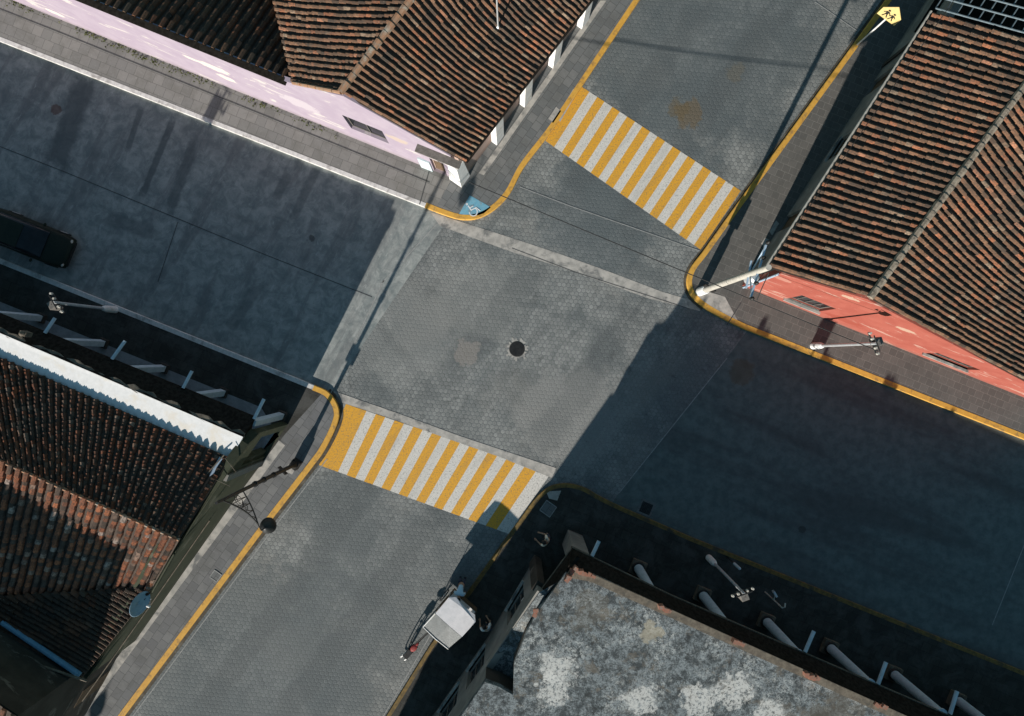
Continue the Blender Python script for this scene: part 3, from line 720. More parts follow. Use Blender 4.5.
# back and far walls so that the house is closed from other sides
b = MB(); p = [G(600, -60), G(-190, -240)]; b.prism([G(600, -56), G(600, -60), G(-190, -244), G(-190, -240)], 0, 2.6); b.build('back_wall', 'darkwall', root)
q = W(498, 27, 5.25)
r = thing('roof_mast', 'thin white antenna mast standing on the pink house roof', 'antenna', q)
b = MB(); b.tube([q - Z * .25, q + Z * 3.1], .035, 8); b.build('pole', 'steel', r)
b = MB(); b.lathe((q.x, q.y, q.z - .1), [(.12, 0), (.1, .14), (.04, .2)], 10); b.build('base', 'steel', r)
b = MB()
for i, L in enumerate((.9, .75, .6)): b.tube([q + Z * (2.3 + .3 * i) - Vector((L / 2, 0, 0)), q + Z * (2.3 + .3 * i) + Vector((L / 2, 0, 0))], .012, 5)
b.build('aerial', 'steel', r)

# ------------------------------------------------------------------ NE red house
root = thing('red_house', 'red walled corner house under a rippled clay tile gable roof', 'house', G(802, 310))
o = G(741, 286); d = (G(1024, 398) - G(744, 287)).normalized(); inn = Vector((-d.y, d.x, 0))
RP = (.37, .17, .13)
M['red'] = wall_mat('red_render', (.275, .066, .046), (.315, .085, .06), (.40, .25, .2), (.2, .085, .065), .9, patches=(
    (wp(782, 279, o, d, root), .3, 1.8, RP), (wp(850, 298, o, d, root), .25, 1.8, (.40, .27, .2)), (wp(905, 330, o, d, root), .25, 2, (.40, .27, .2)), (wp(760, 291, o, d, root), .25, 2, RP), (wp(845, 320, o, d, root), .5, 2, (.26, .055, .035))))
tops = [on_wall(769, 268, o, d), on_wall(868, 299, o, d), on_wall(955, 347, o, d), on_wall(1024, 383, o, d)]
print('NE tops', tops)
end = 15.5
prof = [(0, tops[0][1] - .12), (tops[1][0], tops[1][1] - .08), (end, 2.2)]
zz = lambda s: prof[1][1] + (prof[2][1] - prof[1][1]) * (s - prof[1][0]) / (prof[2][0] - prof[1][0])
hs = []
for q in (((803, 295), (835, 309), (795, 302)), ((940, 353), (979, 370), (936, 361))):
    a, c_, e = [on_wall(*t, o, d) for t in q]
    hs.append((a[0], c_[0], e[1], (a[1] + c_[1]) / 2))
hs[1] = (hs[1][0], hs[1][1], max(1.2, min(hs[1][2], 1.9)), 2.1 if hs[1][3] < 2.15 else min(hs[1][3], 2.6))
print('NE holes', hs)
wall_holes(o, d, prof, hs, 2.15 if hs[0][3] < 2.1 else min(3.6, 2.15), root, 'red', inward=inn) if all(h[3] <= 2.15 for h in hs) else None
if not all(h[3] <= 2.15 for h in hs):
    # upper openings cut the sloping part too: split the wall into two pieces side by side
    sm = (hs[0][1] + hs[1][0]) / 2
    zc = min(prof[0][1], zz(sm)) - .05
    wall_holes(o, d, [(0, prof[0][1]), prof[1], (sm, zz(sm))], [hs[0]], min(zc, prof[0][1] - .02), root, 'red', inward=inn)
    o2 = o + d * sm
    wall_holes(o2, d, [(0, zz(sm)), (end - sm, 2.2)], [(hs[1][0] - sm, hs[1][1] - sm, hs[1][2], min(hs[1][3], 2.15))], 2.18, root, 'red', inward=inn)
opening('window', o, d, inn, hs[0], root, 'vent', 'glass', True, 3)
opening('window', o, d, inn, (hs[1][0], hs[1][1], hs[1][2], min(hs[1][3], 2.15)), root, 'vent', 'glass', True, 3)
RA, RB = G(803, 309, 6.32), G(953, 103, 6.32)
EA, EB = G(730, 281, 5.05), G(871, 63, 5.05)
tile_roof('roof', root, RA, RB, EA, EB, .34, sag=.06, seed=11, lift=1.2)
FA = RA + B * 12.6; FA.z = 2.3; FB = RB + Vector((.83, -.55, 0)) * 12.6; FB.z = 2.3
tile_roof('roof', root, RA, RB, FA, FB, .33, curve=-.7, sag=.25, seed=12, lift=1.2, tl=.34)
ridge_cap(root, [RA + Z * .03, RB + Z * .03], .15, 'ridge_grey')
b = MB(); t = (EB - EA).normalized(); sd = Vector((-t.y, t.x, 0))
b.tube([EA + sd * .08 - Z * .06, EB + sd * .08 - Z * .06], .05, 8); b.build('gutter', 'polegrey', root)
ww0 = G(742, 284); wd = (EB - EA); wd.z = 0; wd.normalize(); wi = Vector((wd.y, -wd.x, 0))
wall_holes(ww0, wd, [(0, 4.9), (19, 4.9)], [(3, 4, .15, 2.4), (7, 8.3, 1, 2.4), (11, 12, .15, 2.4)], 4.0, root, 'greywall', inward=wi, name='side_wall')
for h in ((3, 4, .15, 2.4), (11, 12, .15, 2.4)): opening('door', ww0, wd, wi, h, root, 'wood', 'wood', False, 0)
opening('window', ww0, wd, wi, (7, 8.3, 1, 2.4), root, 'wood', 'glass', True, 2)
# open batten lattice beyond the tiled part, a dark sheet under it paints the unlit void
b = MB(); uA, uB = EB + t * .15, RB + t * .15
LW = 3.6
for k in range(8):
    s = k * LW / 7; b.tube([uA + t * s + Z * .02, uB + t * s + Z * .02], .035, 6)
nr = 11
for k in range(7):
    for j in range(nr + 1):
        f = (j + (.5 if k % 2 else 0)) / nr
        if f > 1: continue
        p = uA.lerp(uB, f) + t * (k * LW / 7) - Z * .01; b.tube([p, p + t * (LW / 7)], .028, 6)
b.build('roof_lattice', 'lattice', root)
b = MB(); b.sheet([uA + sd * -.2, uB, uB + t * LW, uA + t * LW - sd * .2], 3.2); b.build('void_sheet', 'eave', root)
tA, tB = uA + t * (LW + .05), uB + t * (LW + .05)
tile_roof('roof', root, tB, tB + t * 5, tA, tA + t * 5, .40, 'tile_red', seed=13)
b = MB(); b.tube([G(742, 288, .2) , G(741, 286, 4.8)], .05, 8); b.build('downpipe', 'bluesteel', root)
bw = G(803, 309) ; b = MB(); b.prism([RB + Vector((0, 0, 0)), RB + wi * .3, EB + wd * .3 + wi * .5, EB + wi * .5], 0, 4.8); b.build('cross_wall', 'darkwall', root)
b = MB(); b.prism([FA - B * .4, FA - B * .7, FB - B * .7, FB - B * .4], 0, 2.25); b.build('back_wall', 'red', root)

# ------------------------------------------------------------------ SW green house with the white roof slab
root = thing('green_house', 'dark green house with clay tiles behind a bright white roof slab', 'house', G(287, 425))
o = G(289, 424); d = (G(83, 716) - o).normalized(); inn = Vector((d.y, -d.x, 0))
(s_r, h_r), (s_v, h_v), (s_e, h_e) = on_wall(181, 541, o, d), on_wall(152, 592, o, d), on_wall(86, 678, o, d)
print('SW', s_r, h_r, s_v, h_v, s_e, h_e)
prof = [(0, 4.15), (.5, 4.6), (1.55, 4.75), (s_r, h_r), (s_v, h_v), (s_e, h_e)]
hs = [(.35, 1.95, .15, 3.2)]
wall_holes(o, d, prof, hs, 4.1, root, 'greenwall', inward=inn)
b = MB()
for k in range(len(prof) - 1):
    p = o + d * prof[k][0] + inn * .15 + Z * (prof[k][1] + .05); q = o + d * prof[k + 1][0] + inn * .15 + Z * (prof[k + 1][1] + .05)
    side = inn * .2
    b.add([p - side - Z * .12, q - side - Z * .12, q + side - Z * .12, p + side - Z * .12, p - side, q - side, q + side, p + side], [(3, 2, 1, 0), (4, 5, 6, 7), (0, 1, 5, 4), (2, 3, 7, 6), (0, 4, 7, 3), (1, 2, 6, 5)])
b.build('coping', 'greendark', root)
o3 = o + d * 1.7 + inn * .12
wall_holes(o3, d, [(0, 4.3), (s_r - 1.7, 5.62), (s_v - 1.7, 5.0), (s_e - 1.7, 4.25)], [], 3.0, root, 'greenwall', inward=inn, name='gable_wall')
S_out0, S_out1 = W(-620, 68, 4.45), W(243, 437, 4.75)
S_in0, S_in1 = W(-620, 87, 4.32), W(231, 458, 4.62)
b = MB(); v = [S_out0, S_out1, S_in1, S_in0]
b.add([p - Z * .16 for p in v] + v, [(0, 1, 2, 3), (7, 6, 5, 4), (0, 4, 5, 1), (1, 5, 6, 2), (2, 6, 7, 3), (3, 7, 4, 0)]); b.build('roof_slab', 'strip', root)
PAL2 = [((.42, .17, .085), 14), ((.34, .14, .075), 10), ((.44, .33, .26), 5), ((.16, .12, .095), 8), ((.28, .13, .08), 8), ((.5, .44, .39), 2), ((.10, .08, .065), 6)]
PC2 = [c for c, w in PAL2 for _ in range(w)]
ridge0, ridge1 = W(-420, 276, 5.55), W(179, 540, 5.82)
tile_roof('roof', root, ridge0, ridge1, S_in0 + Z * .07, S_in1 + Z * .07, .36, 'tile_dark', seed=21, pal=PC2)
V0, V1 = W(-420, 600, 3.6), W(150, 591, 5.05)
tile_roof('roof', root, ridge0, ridge1, V0, V1, .37, 'tile', seed=22, pal=PC2, rr=.33, over=.016)
b = MB(); b.tube([ridge0 - Z * .02, ridge1 - Z * .02], .075, 8); b.build('ridge_cap', 'ridge', root)
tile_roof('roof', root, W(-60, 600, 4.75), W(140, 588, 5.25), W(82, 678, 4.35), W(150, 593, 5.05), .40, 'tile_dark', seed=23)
# front eave between the columns and the slab
E0, E1 = G(-500, 94), G(285, 412); eo = Vector((.375, .927, 0))
def loft(secs, name, m, parent):
    b = MB(); n = len(secs[0]); vs = [p for s in secs for p in s]; fs = []
    for i in range(len(secs) - 1):
        for k in range(n): fs.append((i * n + k, i * n + (k + 1) % n, (i + 1) * n + (k + 1) % n, (i + 1) * n + k))
    fs += [tuple(range(n)), tuple((len(secs) - 1) * n + k for k in range(n - 1, -1, -1))]
    b.add(vs, fs); return b.build(name, m, parent)
secs = []
for t_ in (0, .25, .5, .75, 1):
    e_ = E0.lerp(E1, t_) + eo * .12; s_ = S_out0.lerp(S_out1, t_)
    secs.append([e_ + Z * 3.92, e_ + Z * 4.08, s_ + Z * .0 + eo * .02, s_ - eo * .9 - Z * .75])
loft(secs, 'front_eave', 'eave', root)
b = MB(); secs = []
for k in range(141):
    p = S_out0.lerp(S_out1, k / 140); w1, h1 = random.uniform(.06, .24), random.uniform(-.05, .012)
    secs.append([p - eo * .06 - Z * .12, p + eo * w1 - Z * .13, p + eo * w1 + Z * (h1 - .04), p - eo * random.uniform(.0, .06) + Z * h1])
loft(secs, 'rough_coping', 'copeb', root)
for gx, gy in ((-17, 291), (45, 316), (107, 341), (167, 366), (226, 390), (284, 413)):
    q = G(gx, gy) - eo * .12
    b = MB(); b.box((q.x, q.y, .14), .30, .30, 3.85, ANG_B, .9); cobj = b.build('column', 'post', root, bevel=.02)
    b = MB(); b.box((q.x, q.y, .14), .44, .44, .22, ANG_B); b.build('plinth', 'darkwall', cobj)
b = MB(); bk0, bk1 = E0 - eo * 2.6, E1 - eo * 2.6
b.prism([bk0, bk1, bk1 - eo * .3, bk0 - eo * .3], 0, 4.4); b.build('portal_wall', 'greywall', root)
for (x0, y0), (x1, y1) in (((45, 333), (55, 318)), ((112, 359), (125, 341)), ((254, 419), (264, 399)), ((183, 388), (192, 371))):
    b = MB(); b.tube([W(x0, y0, 4.15), W(x1, y1, 4.02)], .075, 8); b.build('rain_spout', 'post', root)
b = MB(); b.tube([W(202, 490, 4.9), W(222, 458, 4.72)], .12, 8); b.build('downpipe', 'bluesteel', root)
b = MB(); b.tube([W(206, 475, 5.0), W(224, 455, 4.9)], .03, 6); b.tube([W(225, 458, 5.0), W(236, 472, 4.9)], .015, 5); b.tube([W(212, 478, 5.0), W(230, 486, 4.8)], .015, 5); b.build('loose_rod', 'copeb', root)
q = W(28, 334, 4.78); b = MB(); b.box((q.x, q.y, 4.7), .28, .2, .42, ANG_B); b.lathe((q.x, q.y, 5.12), [(.1, 0), (.12, .05), (.02, .14)], 10); b.build('finial', 'copeb', root)
b = MB(); b.tube([W(2, 622, 4.72), W(80, 675, 4.55)], .12, 10); b.build('ridge_sheet', 'bluesheet', root)
b = MB(); b.tube([W(-30, 642, 5.2), W(87, 681, 4.75)], .05, 8); b.build('beam', 'copeb', root)
# wall foot cables and pipe along the green wall
b = MB(); p0, p1 = o + d * 5.2 - inn * .06, o + d * 15.5 - inn * .06
b.tube([p0 + Z * 2.3, p0.lerp(p1, .5) + Z * 2.2, p1 + Z * 2.3], .025, 6); b.build('wall_pipe', 'copeb', root)

# satellite dish on the green house
q = W(138, 603, 5.3)
r = thing('satellite_dish', 'blue grey oval satellite dish above the green street wall', 'satellite dish', q)
nrm = Vector((.93, -.25, .3)).normalized(); ax = nrm.cross(Z).normalized(); ay = ax.cross(nrm)
b = MB(); vs = []; n = 28
for ring_, z_ in ((0, 0), (.22, .02), (.4, .06), (.52, .11), (.53, .125)):
    for k in range(n):
        a_ = 2 * math.pi * k / n; vs.append(q + ax * math.cos(a_) * ring_ * 1.0 + ay * math.sin(a_) * ring_ * .95 + nrm * z_)
fs = [(i * n + k, i * n + (k + 1) % n, (i + 1) * n + (k + 1) % n, (i + 1) * n + k) for i in range(4) for k in range(n)]
b.add(vs, fs); ob = b.build('reflector', 'dish', r, smooth=True); md = ob.modifiers.new('thick', 'SOLIDIFY'); md.thickness = .02
b = MB(); f = q + nrm * .55 - ay * .1; b.tube([q - ay * .55 + nrm * .1, f], .018, 6); b.build('feed_arm', 'steel', r)
b = MB(); b.tube([f, f - nrm * .14], [.04, .06], 10); b.build('feed_horn', 'whitepl', r)
b = MB(); wq = q + Vector((.15, -.1, -.75)); b.tube([q - nrm * .02, q - nrm * .15, wq], .03, 8); b.build('mount', 'steel', r)

# tall neighbour behind: its north wall shades the green house roof
root = thing('brown_house', 'dark brown two storey house at the lower left corner behind the green house', 'house', G(100, 640))
n0, n1 = G(-230, 390), G(131, 634)
nd = (n1 - n0).normalized(); nn_ = Vector((nd.y, -nd.x, 0))
b = MB(); b.prism([n0, n1, G(88, 712), G(10, 830), G(-230, 830)], 0, 7.75); b.build('wall', 'darkwall', root)
tile_roof('roof', root, n0 + Z * 7.9, n1 + Z * 7.9, G(-320, 560, 7), G(62, 800, 7), .38, 'tile', seed=31, pal=PC2)
b = MB(); b.prism([G(-230, 560), G(80, 760), G(10, 860), G(-260, 860)], 6.2, 6.7); b.build('roof_deck', 'copeb', root)
wd3 = (G(88, 712) - n1).normalized()
b = MB(); q = G(107, 676); b.box((q.x, q.y, .1), .9, .1, 2.2, math.atan2(wd3.y, wd3.x)); b.build('door', 'wood', root)

# ------------------------------------------------------------------ SE flat roofed building
root = thing('flat_roof_building', 'building with a weathered grey concrete flat roof and a column portal', 'building', G(570, 540))
z = 5.05
edge = [(566, 573), (594, 574.5), (893, 709.5), (1300, 893), (1300, 1060), (276, 1060), (274, 983), (485, 682), (499, 687), (513, 695), (514, 665), (527, 632), (536, 614)]
b = MB(); b.prism([W(p[0], p[1], z) for p in edge], z - .35, z); b.build('roof', 'flatroof', root)
# sunken sloping ledge along the west edge
L0 = W(540, 592, 4.85); R0 = W(561, 582, 5.05); L1 = G(489, 634, 3.6); R1 = W(513, 695, 5.05)
R0 = Vector((R0.x, R0.y, 4.85)); R1 = Vector((R1.x, R1.y, 3.6)); Rm = W(527, 632, 5.05); Rm.z = 4.3; Lm = L0.lerp(L1, .5)
b = MB(); b.add([L0, Lm, L1, R1, Rm, R0], [(0, 1, 4, 5), (1, 2, 3, 4)]); lb = b.build('ledge', 'flatroof', root)
b = MB()
for p, q in ((Vector(W(513, 695, 5.05)), Vector(W(514, 665, 5.05))), (W(514, 665, 5.05), W(527, 632, 5.05)), (W(527, 632, 5.05), W(566, 573, 5.05)), (W(485, 682, 5.05), W(499, 687, 5.05)), (W(499, 687, 5.05), W(513, 695, 5.05))):
    b.add([(p.x, p.y, 3.0), (q.x, q.y, 3.0), (q.x, q.y, 4.72), (p.x, p.y, 4.72)], [(0, 1, 2, 3)])
b.build('ledge_wall', 'darkwall', root)
# low curb round the front and west roof edges
cb = [W(566, 573, 5.05), W(594, 574.5, 5.05), W(893, 709.5, 5.05), W(1300, 893, 5.05)]
b = MB(); fo = Vector((.375, .927, 0))
for i in range(1, 3):
    p, q = cb[i], cb[i + 1]; b.prism([p - fo * .32, q - fo * .32, q + fo * .0, p + fo * .0], 5.0, 5.10)
b.prism([W(570, 569, 5.05), cb[1], cb[1] - fo * .32, W(566, 577, 5.05)], 5.0, 5.097)
b.build('front_coping', 'copeb', root)
# dark front eave from column line to roof
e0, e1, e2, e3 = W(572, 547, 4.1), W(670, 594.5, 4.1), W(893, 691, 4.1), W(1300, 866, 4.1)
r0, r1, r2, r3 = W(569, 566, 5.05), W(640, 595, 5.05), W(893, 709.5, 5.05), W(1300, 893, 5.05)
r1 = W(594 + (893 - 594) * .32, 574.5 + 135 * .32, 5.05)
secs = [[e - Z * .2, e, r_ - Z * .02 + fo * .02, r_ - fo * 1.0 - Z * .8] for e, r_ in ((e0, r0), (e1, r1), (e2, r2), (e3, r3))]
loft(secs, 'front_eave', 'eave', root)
b = MB()
for p, q in ((e0, e1), (e1, e2), (e2, e3)): b.tube([p + Z * .02, q + Z * .02], .035, 6)
b.build('eave_edge', 'copeb', root)
# west beam
w0, w1 = W(572, 548, 4.1), W(541, 590, 4.1)
sd_ = Vector((.816, -.578, 0)) * .55
b = MB(); b.add([w0, w1, w1 + sd_, w0 + sd_ * .6, w0 + Z * .8 + sd_ * .35, w1 + Z * .75 + sd_ * .35, w1 + Z * .75 + sd_, w0 + Z * .8 + sd_ * .6],
      [(0, 1, 2, 3), (7, 6, 5, 4), (0, 4, 5, 1), (1, 5, 6, 2), (2, 6, 7, 3), (3, 7, 4, 0)]); b.build('side_beam', 'eave', root)
b = MB(); b.tube([w0, w1], .035, 6); b.build('beam_edge', 'copeb', root)
# piers
b = MB(); q = G(572, 539); b.box((q.x, q.y, .14), .8, .8, 3.8, ANG_B, .95); b.build('corner_pier', 'greywall', root, bevel=.03)
b = MB(); q = G(535, 560); b.box((q.x, q.y, .14), .5, .42, 3.9, ANG_A); b.build('side_pier', 'darkwall', root, bevel=.03)
# west wall
o = G(534, 558); d = (G(489, 634) - o).normalized(); inn = Vector((-d.y, d.x, 0))
Ls = (G(489, 634) - o).length
hs = []
for q in (((524, 598), (507, 628)), ((489, 650), (468, 686))):
    a, c_ = on_wall(*q[0], o, d), on_wall(*q[1], o, d)
    hs.append((a[0], c_[0], 1.0, 2.9))
hs.append((hs[1][1] + .9, hs[1][1] + 2.6, 1.0, 2.9))
hs.append((hs[2][1] + .9, hs[2][1] + 2.6, 1.0, 2.9))
print('SE holes', Ls, hs)
wall_holes(o, d, [(0, 4.75), (Ls, 3.62)], [hs[0]], 3.3, root, 'greywall', inward=inn, name='side_wall')
opening('window', o, d, inn, hs[0], root, 'vent', 'glass', True, 2)
o2 = G(489, 634); d2 = (G(310, 890) - o2).normalized(); inn2 = Vector((-d2.y, d2.x, 0))
h2 = []
for q in (((490, 648), (466, 688)), ((456, 704), (436, 730))):
    a, c_ = on_wall(*q[0], o2, d2), on_wall(*q[1], o2, d2)
    h2.append((max(.25, a[0]), c_[0], 1.0, 2.9))
h2 += [(h2[1][1] + 1, h2[1][1] + 2.6, 1.0, 2.9), (h2[1][1] + 4, h2[1][1] + 5, .15, 2.5)]
wall_holes(o2, d2, [(0, 4.95), (15.6, 4.95)], h2, 4.5, root, 'greywall', inward=inn2, name='side_wall')
for h in h2: opening('window' if h[2] > .5 else 'door', o2, d2, inn2, h, root, 'vent', 'glass', h[2] > .5, 2)
# portal back wall, columns, spouts
bk = [G(552, 585), G(1210, 855)]
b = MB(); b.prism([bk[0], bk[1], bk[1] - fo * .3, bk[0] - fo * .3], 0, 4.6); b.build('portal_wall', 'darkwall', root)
def column(q, parent):
    b = MB(); b.lathe((q.x, q.y, .14), [(.235, .34), (.23, .5), (.215, 2), (.19, 3.85), (.24, 3.9), (.24, 3.99)], 18); co = b.build('column', 'post', parent, smooth=False)
    b = MB(); b.box((q.x, q.y, .14), .72, .72, .24, ANG_B); b.build('plinth', 'copeb', co)
    b = MB(); b.lathe((q.x, q.y, .38), [(.31, 0), (.33, .05), (.3, .1)], 18); b.build('base_ring', 'iron', co)
for gx, gy in ((637, 566), (701, 593), (764, 619), (827, 645), (890, 671), (953, 697), (1016, 723)): column(G(gx, gy), root)
for (x0, y0), (x1, y1) in (((592, 556), (599, 541)), ((805, 652), (814, 631)), ((878, 684), (886, 662)), ((950, 714), (957, 691))):
    b = MB(); b.tube([W(x0, y0, 4.15), W(x1, y1, 4.0)], .085, 8); b.build('rain_spout', 'post', root)
# broken brick stubs on the roof edge
def brickpile(p, n, L, dirv):
    b = MB()
    for i in range(n):
        q = p + dirv * ((i + .5) / n - .5) * L + Vector((random.uniform(-.05, .05), random.uniform(-.05, .05), 0))
        b.box((q.x, q.y, 5.08), random.uniform(.14, .24), random.uniform(.12, .18), random.uniform(.06, .32), ANG_B + random.uniform(-.5, .5))
    return b.build('brick_stub', 'brick', root)
for px, py in ((664, 608), (737, 641), (810, 674), (880, 705)): brickpile(W(px, py, 5.05), 5, .6, B)
brickpile(W(571, 572, 5.05), 5, .7, -A); brickpile(W(585, 573, 5.05), 6, .8, B); brickpile(W(535, 612, 5.05), 3, .3, A)
b = MB(); b.box(W(524, 600, 2.2), .18, .18, .4, ANG_A); b.tube([W(527, 601, 2.6), W(524, 600, 2.6)], .03); b.build('wall_lantern', 'whitepl', root)

# ------------------------------------------------------------------ poles and lamps
def service_pole(base, h, label, dirang, red=False):
    r = thing('utility_pole', label, 'utility pole', (base.x, base.y, .14), 'short pale utility poles with wire racks')
    x, y = base.x, base.y
    b = MB(); b.lathe((x, y, .14), [(.075, .0), (.07, h * .5), (.06, h - .14)], 12); b.build('shaft', 'steel', r)
    b = MB(); b.lathe((x, y, .14), [(.17, 0), (.165, .75), (.12, 1.0), (.08, 1.05)], 14); b.build('footing_sleeve', 'whitepl', r)
    ca = Vector((math.cos(dirang), math.sin(dirang), 0))
    b = MB(); p = Vector((x, y, h - .3)); b.tube([p - ca * .5, p + ca * .5], .04, 6); b.tube([p - ca * .35 + Z * .35, p + ca * .35 + Z * .35], .03, 6); b.build('crossarm', 'iron', r)
    for k in (-.45, -.2, .2, .45):
        b = MB(); b.lathe(p + ca * k + Z * .04, [(.045, 0), (.06, .05), (.03, .1), (.05, .15)], 8); b.build('insulator', 'polegrey', r)
    q = p + Vector((ca.y, -ca.x, 0)) * .22 - Z * .35
    b = MB(); b.box(q, .34, .28, .55, dirang); b.build('meter_box', 'vent', r, bevel=.02)
    b = MB(); b.tube([p - Z * .2, p + Vector((ca.y, -ca.x, 0)) * .2 + Z * .2, p + Vector((ca.y, -ca.x, 0)) * .3 - Z * .1], .02, 5); b.build('drop_wire', 'iron', r)
    return r
service_pole(W(812, 346), 6.0, 'pale utility pole in the sunny sidewalk in front of the red wall', R(110))
service_pole(W(117, 310), 4.7, 'pale utility pole beside the white kerb and the dark parked car', R(-60))
service_pole(W(708, 557), 5.3, 'pale utility pole on the shaded sidewalk in front of the round portal columns', R(20))

# big corner pole
base = W(699, 292)
r = thing('electric_pole', 'tall grey concrete electric pole with a white painted foot at the red house corner', 'electric pole', (base.x, base.y, .14))
b = MB(); b.lathe((base.x, base.y, .14), [(.15, 0), (.145, 1), (.11, 9.1)], 16); b.build('shaft', 'polegrey', r, smooth=False)
b = MB(); b.lathe((base.x, base.y, .142), [(.22, 0), (.21, 1.05), (.18, 1.1)], 16); b.build('painted_foot', 'whitepl', r)
def arm(pa, pb, h, rr_=.06):
    return W(pa[0], pa[1], h), W(pb[0], pb[1], h)
p, q = arm((758, 257), (743, 309), 8.2)
mid = Vector((base.x, base.y, 8.2)); dv = (q - p) / 2
b = MB(); b.box(((mid - Z * .06).x, mid.y, 8.14), (dv.length) * 2, .07, .1, math.atan2(dv.y, dv.x)); b.build('crossarm', 'bluesteel', r)
b = MB(); b.box((mid.x, mid.y, 7.1), 1.1, .06, .08, math.atan2(dv.y, dv.x) + .1); b.build('crossarm', 'bluesteel', r)
dn = dv.normalized()
for k in (-1.1, -.5, .5, 1.1):
    b = MB(); b.lathe(mid + dn * k + Z * .04, [(.05, 0), (.08, .08), (.04, .16), (.07, .22), (.02, .28)], 10); b.build('insulator', 'iron', r)
b = MB(); b.tube([mid + dn * -.9 - Z * .05, Vector((base.x, base.y, 7.3))], .03, 6); b.tube([mid + dn * .9 - Z * .05, Vector((base.x, base.y, 7.3))], .03, 6); b.build('brace', 'bluesteel', r)
b = MB(); t_ = Vector((base.x + .3, base.y - .1, 6.2)); b.lathe(t_, [(.18, 0), (.2, .04), (.2, .75), (.12, .82)], 14); b.build('transformer', 'steel', r)
b = MB(); b.box((base.x, base.y, 1.5), .55, .06, .6, ANG_A + R(90)); b.build('meter_plate', 'iron', r)

# dark street lamps with wrought bracket
def street_lamp(base, label, group='dark street lamps with hanging globe shades'):
    r = thing('street_lamp', label, 'street lamp', (base.x, base.y, .14), group)
    x, y = base.x, base.y; P0 = Vector((x, y, 0))
    b = MB(); b.lathe((x, y, .14), [(.10, 0), (.095, 2.4), (.08, 6), (.055, 9.25)], 12); b.build('pole', 'iron', r)
    b = MB(); b.box((x, y, .14), .42, .42, .5, ANG_A); b.lathe((x, y, .64), [(.2, 0), (.12, .25), (.1, .3)], 12); b.build('pole_base', 'iron', r)
    tip = P0 + (W(312, 489.5) - W(298, 463)) + Z * 7.2
    b = MB()
    a0, a1 = P0 + Z * 7.0, P0 + Z * 8.9
    up = [a1.lerp(tip, t) - Z * .35 * math.sin(math.pi * t) for t in [i / 10 for i in range(11)]]
    lo = [a0.lerp(tip, t) - Z * .12 * math.sin(math.pi * t) for t in [i / 10 for i in range(11)]]
    b.tube(up, .035, 6); b.tube(lo, .03, 6)
    b.build('bracket', 'iron', r)
    b = MB()
    for i in range(1, 9): b.tube([up[i], lo[i + (1 if i % 2 else 0)]], .016, 5)
    cen = (up[2] + lo[2]) / 2; hd = (tip - a0); hd.z = 0; hd.normalize()
    for rad, cc in ((.3, cen), (.18, (up[4] + lo[4]) / 2)):
        pts = [cc + hd * math.cos(R(a)) * rad * (.4 + a / 700) + Z * math.sin(R(a)) * rad * (.4 + a / 700) for a in range(0, 541, 30)]
        b.tube(pts, .014, 5)
    b.build('scroll_work', 'iron', r)
    lamp = tip + hd * .25
    b = MB(); b.tube([tip, lamp, lamp - Z * .4], .025, 6); b.build('hanger', 'iron', r)
    b = MB(); b.lathe(lamp - Z * .85, [(.3, 0), (.33, .04), (.31, .16), (.22, .32), (.1, .42), (.05, .46)], 22); b.build('lamp_shade', 'black', r, smooth=True)
    b = MB(); b.ball(lamp - Z * .85, .2, 12); b.build('bulb_globe', 'lens', r, smooth=True)
    b = MB(); b.box((x, y, 2.1), .5, .05, .35, ANG_A + R(80)); b.build('plate', 'iron', r)
    for hz in (3.4, 4.6, 5.6):
        b = MB(); b.lathe((x, y, hz), [(.13, 0), (.13, .12)], 10); b.build('clamp', 'iron', r)
    return r
lamp = street_lamp(W(298, 463), 'dark iron street lamp leaning over the yellow kerb by the lower crosswalk')
dup(lamp, (*W(-70, 976).xy, .14), 'dark iron street lamp far down the lower left kerb')

# small shaded posts
for p, h, lab in ((W(726, 556), 1.9, 'short pale post on the shaded sidewalk close to the dull yellow kerb'),):
    r = thing('post', lab, 'post', (p.x, p.y, .14))
    b = MB(); b.lathe((p.x, p.y, .14), [(.035, 0), (.035, h * .6)], 8); b.build('shaft', 'iron', r)
    b = MB(); b.lathe((p.x, p.y, .14 + h * .6), [(.07, 0), (.07, h * .4), (.03, h * .4 + .05)], 10); b.build('cap_sleeve', 'post', r)
p = W(764, 591); r = thing('sign_post', 'thin pale sign post with a small bracket on the shaded sidewalk', 'sign post', (p.x, p.y, .14))
b = MB(); b.tube([p + Z * .14, p + Z * 2.3, p + Z * 2.35 + Vector((.1, .05, 0)), p + Z * 2.25 + Vector((.16, .2, 0))], .035, 8); b.build('shaft', 'polegrey', r)
b = MB(); b.box(p + Vector((.05, .3, 1.15)), .1, .3, .22, R(30)); b.build('plate', 'steel', r)
b = MB(); b.tube([p + Z * 1.3, p + Vector((.05, .3, 1.3))], .02, 6); b.build('bracket', 'polegrey', r)

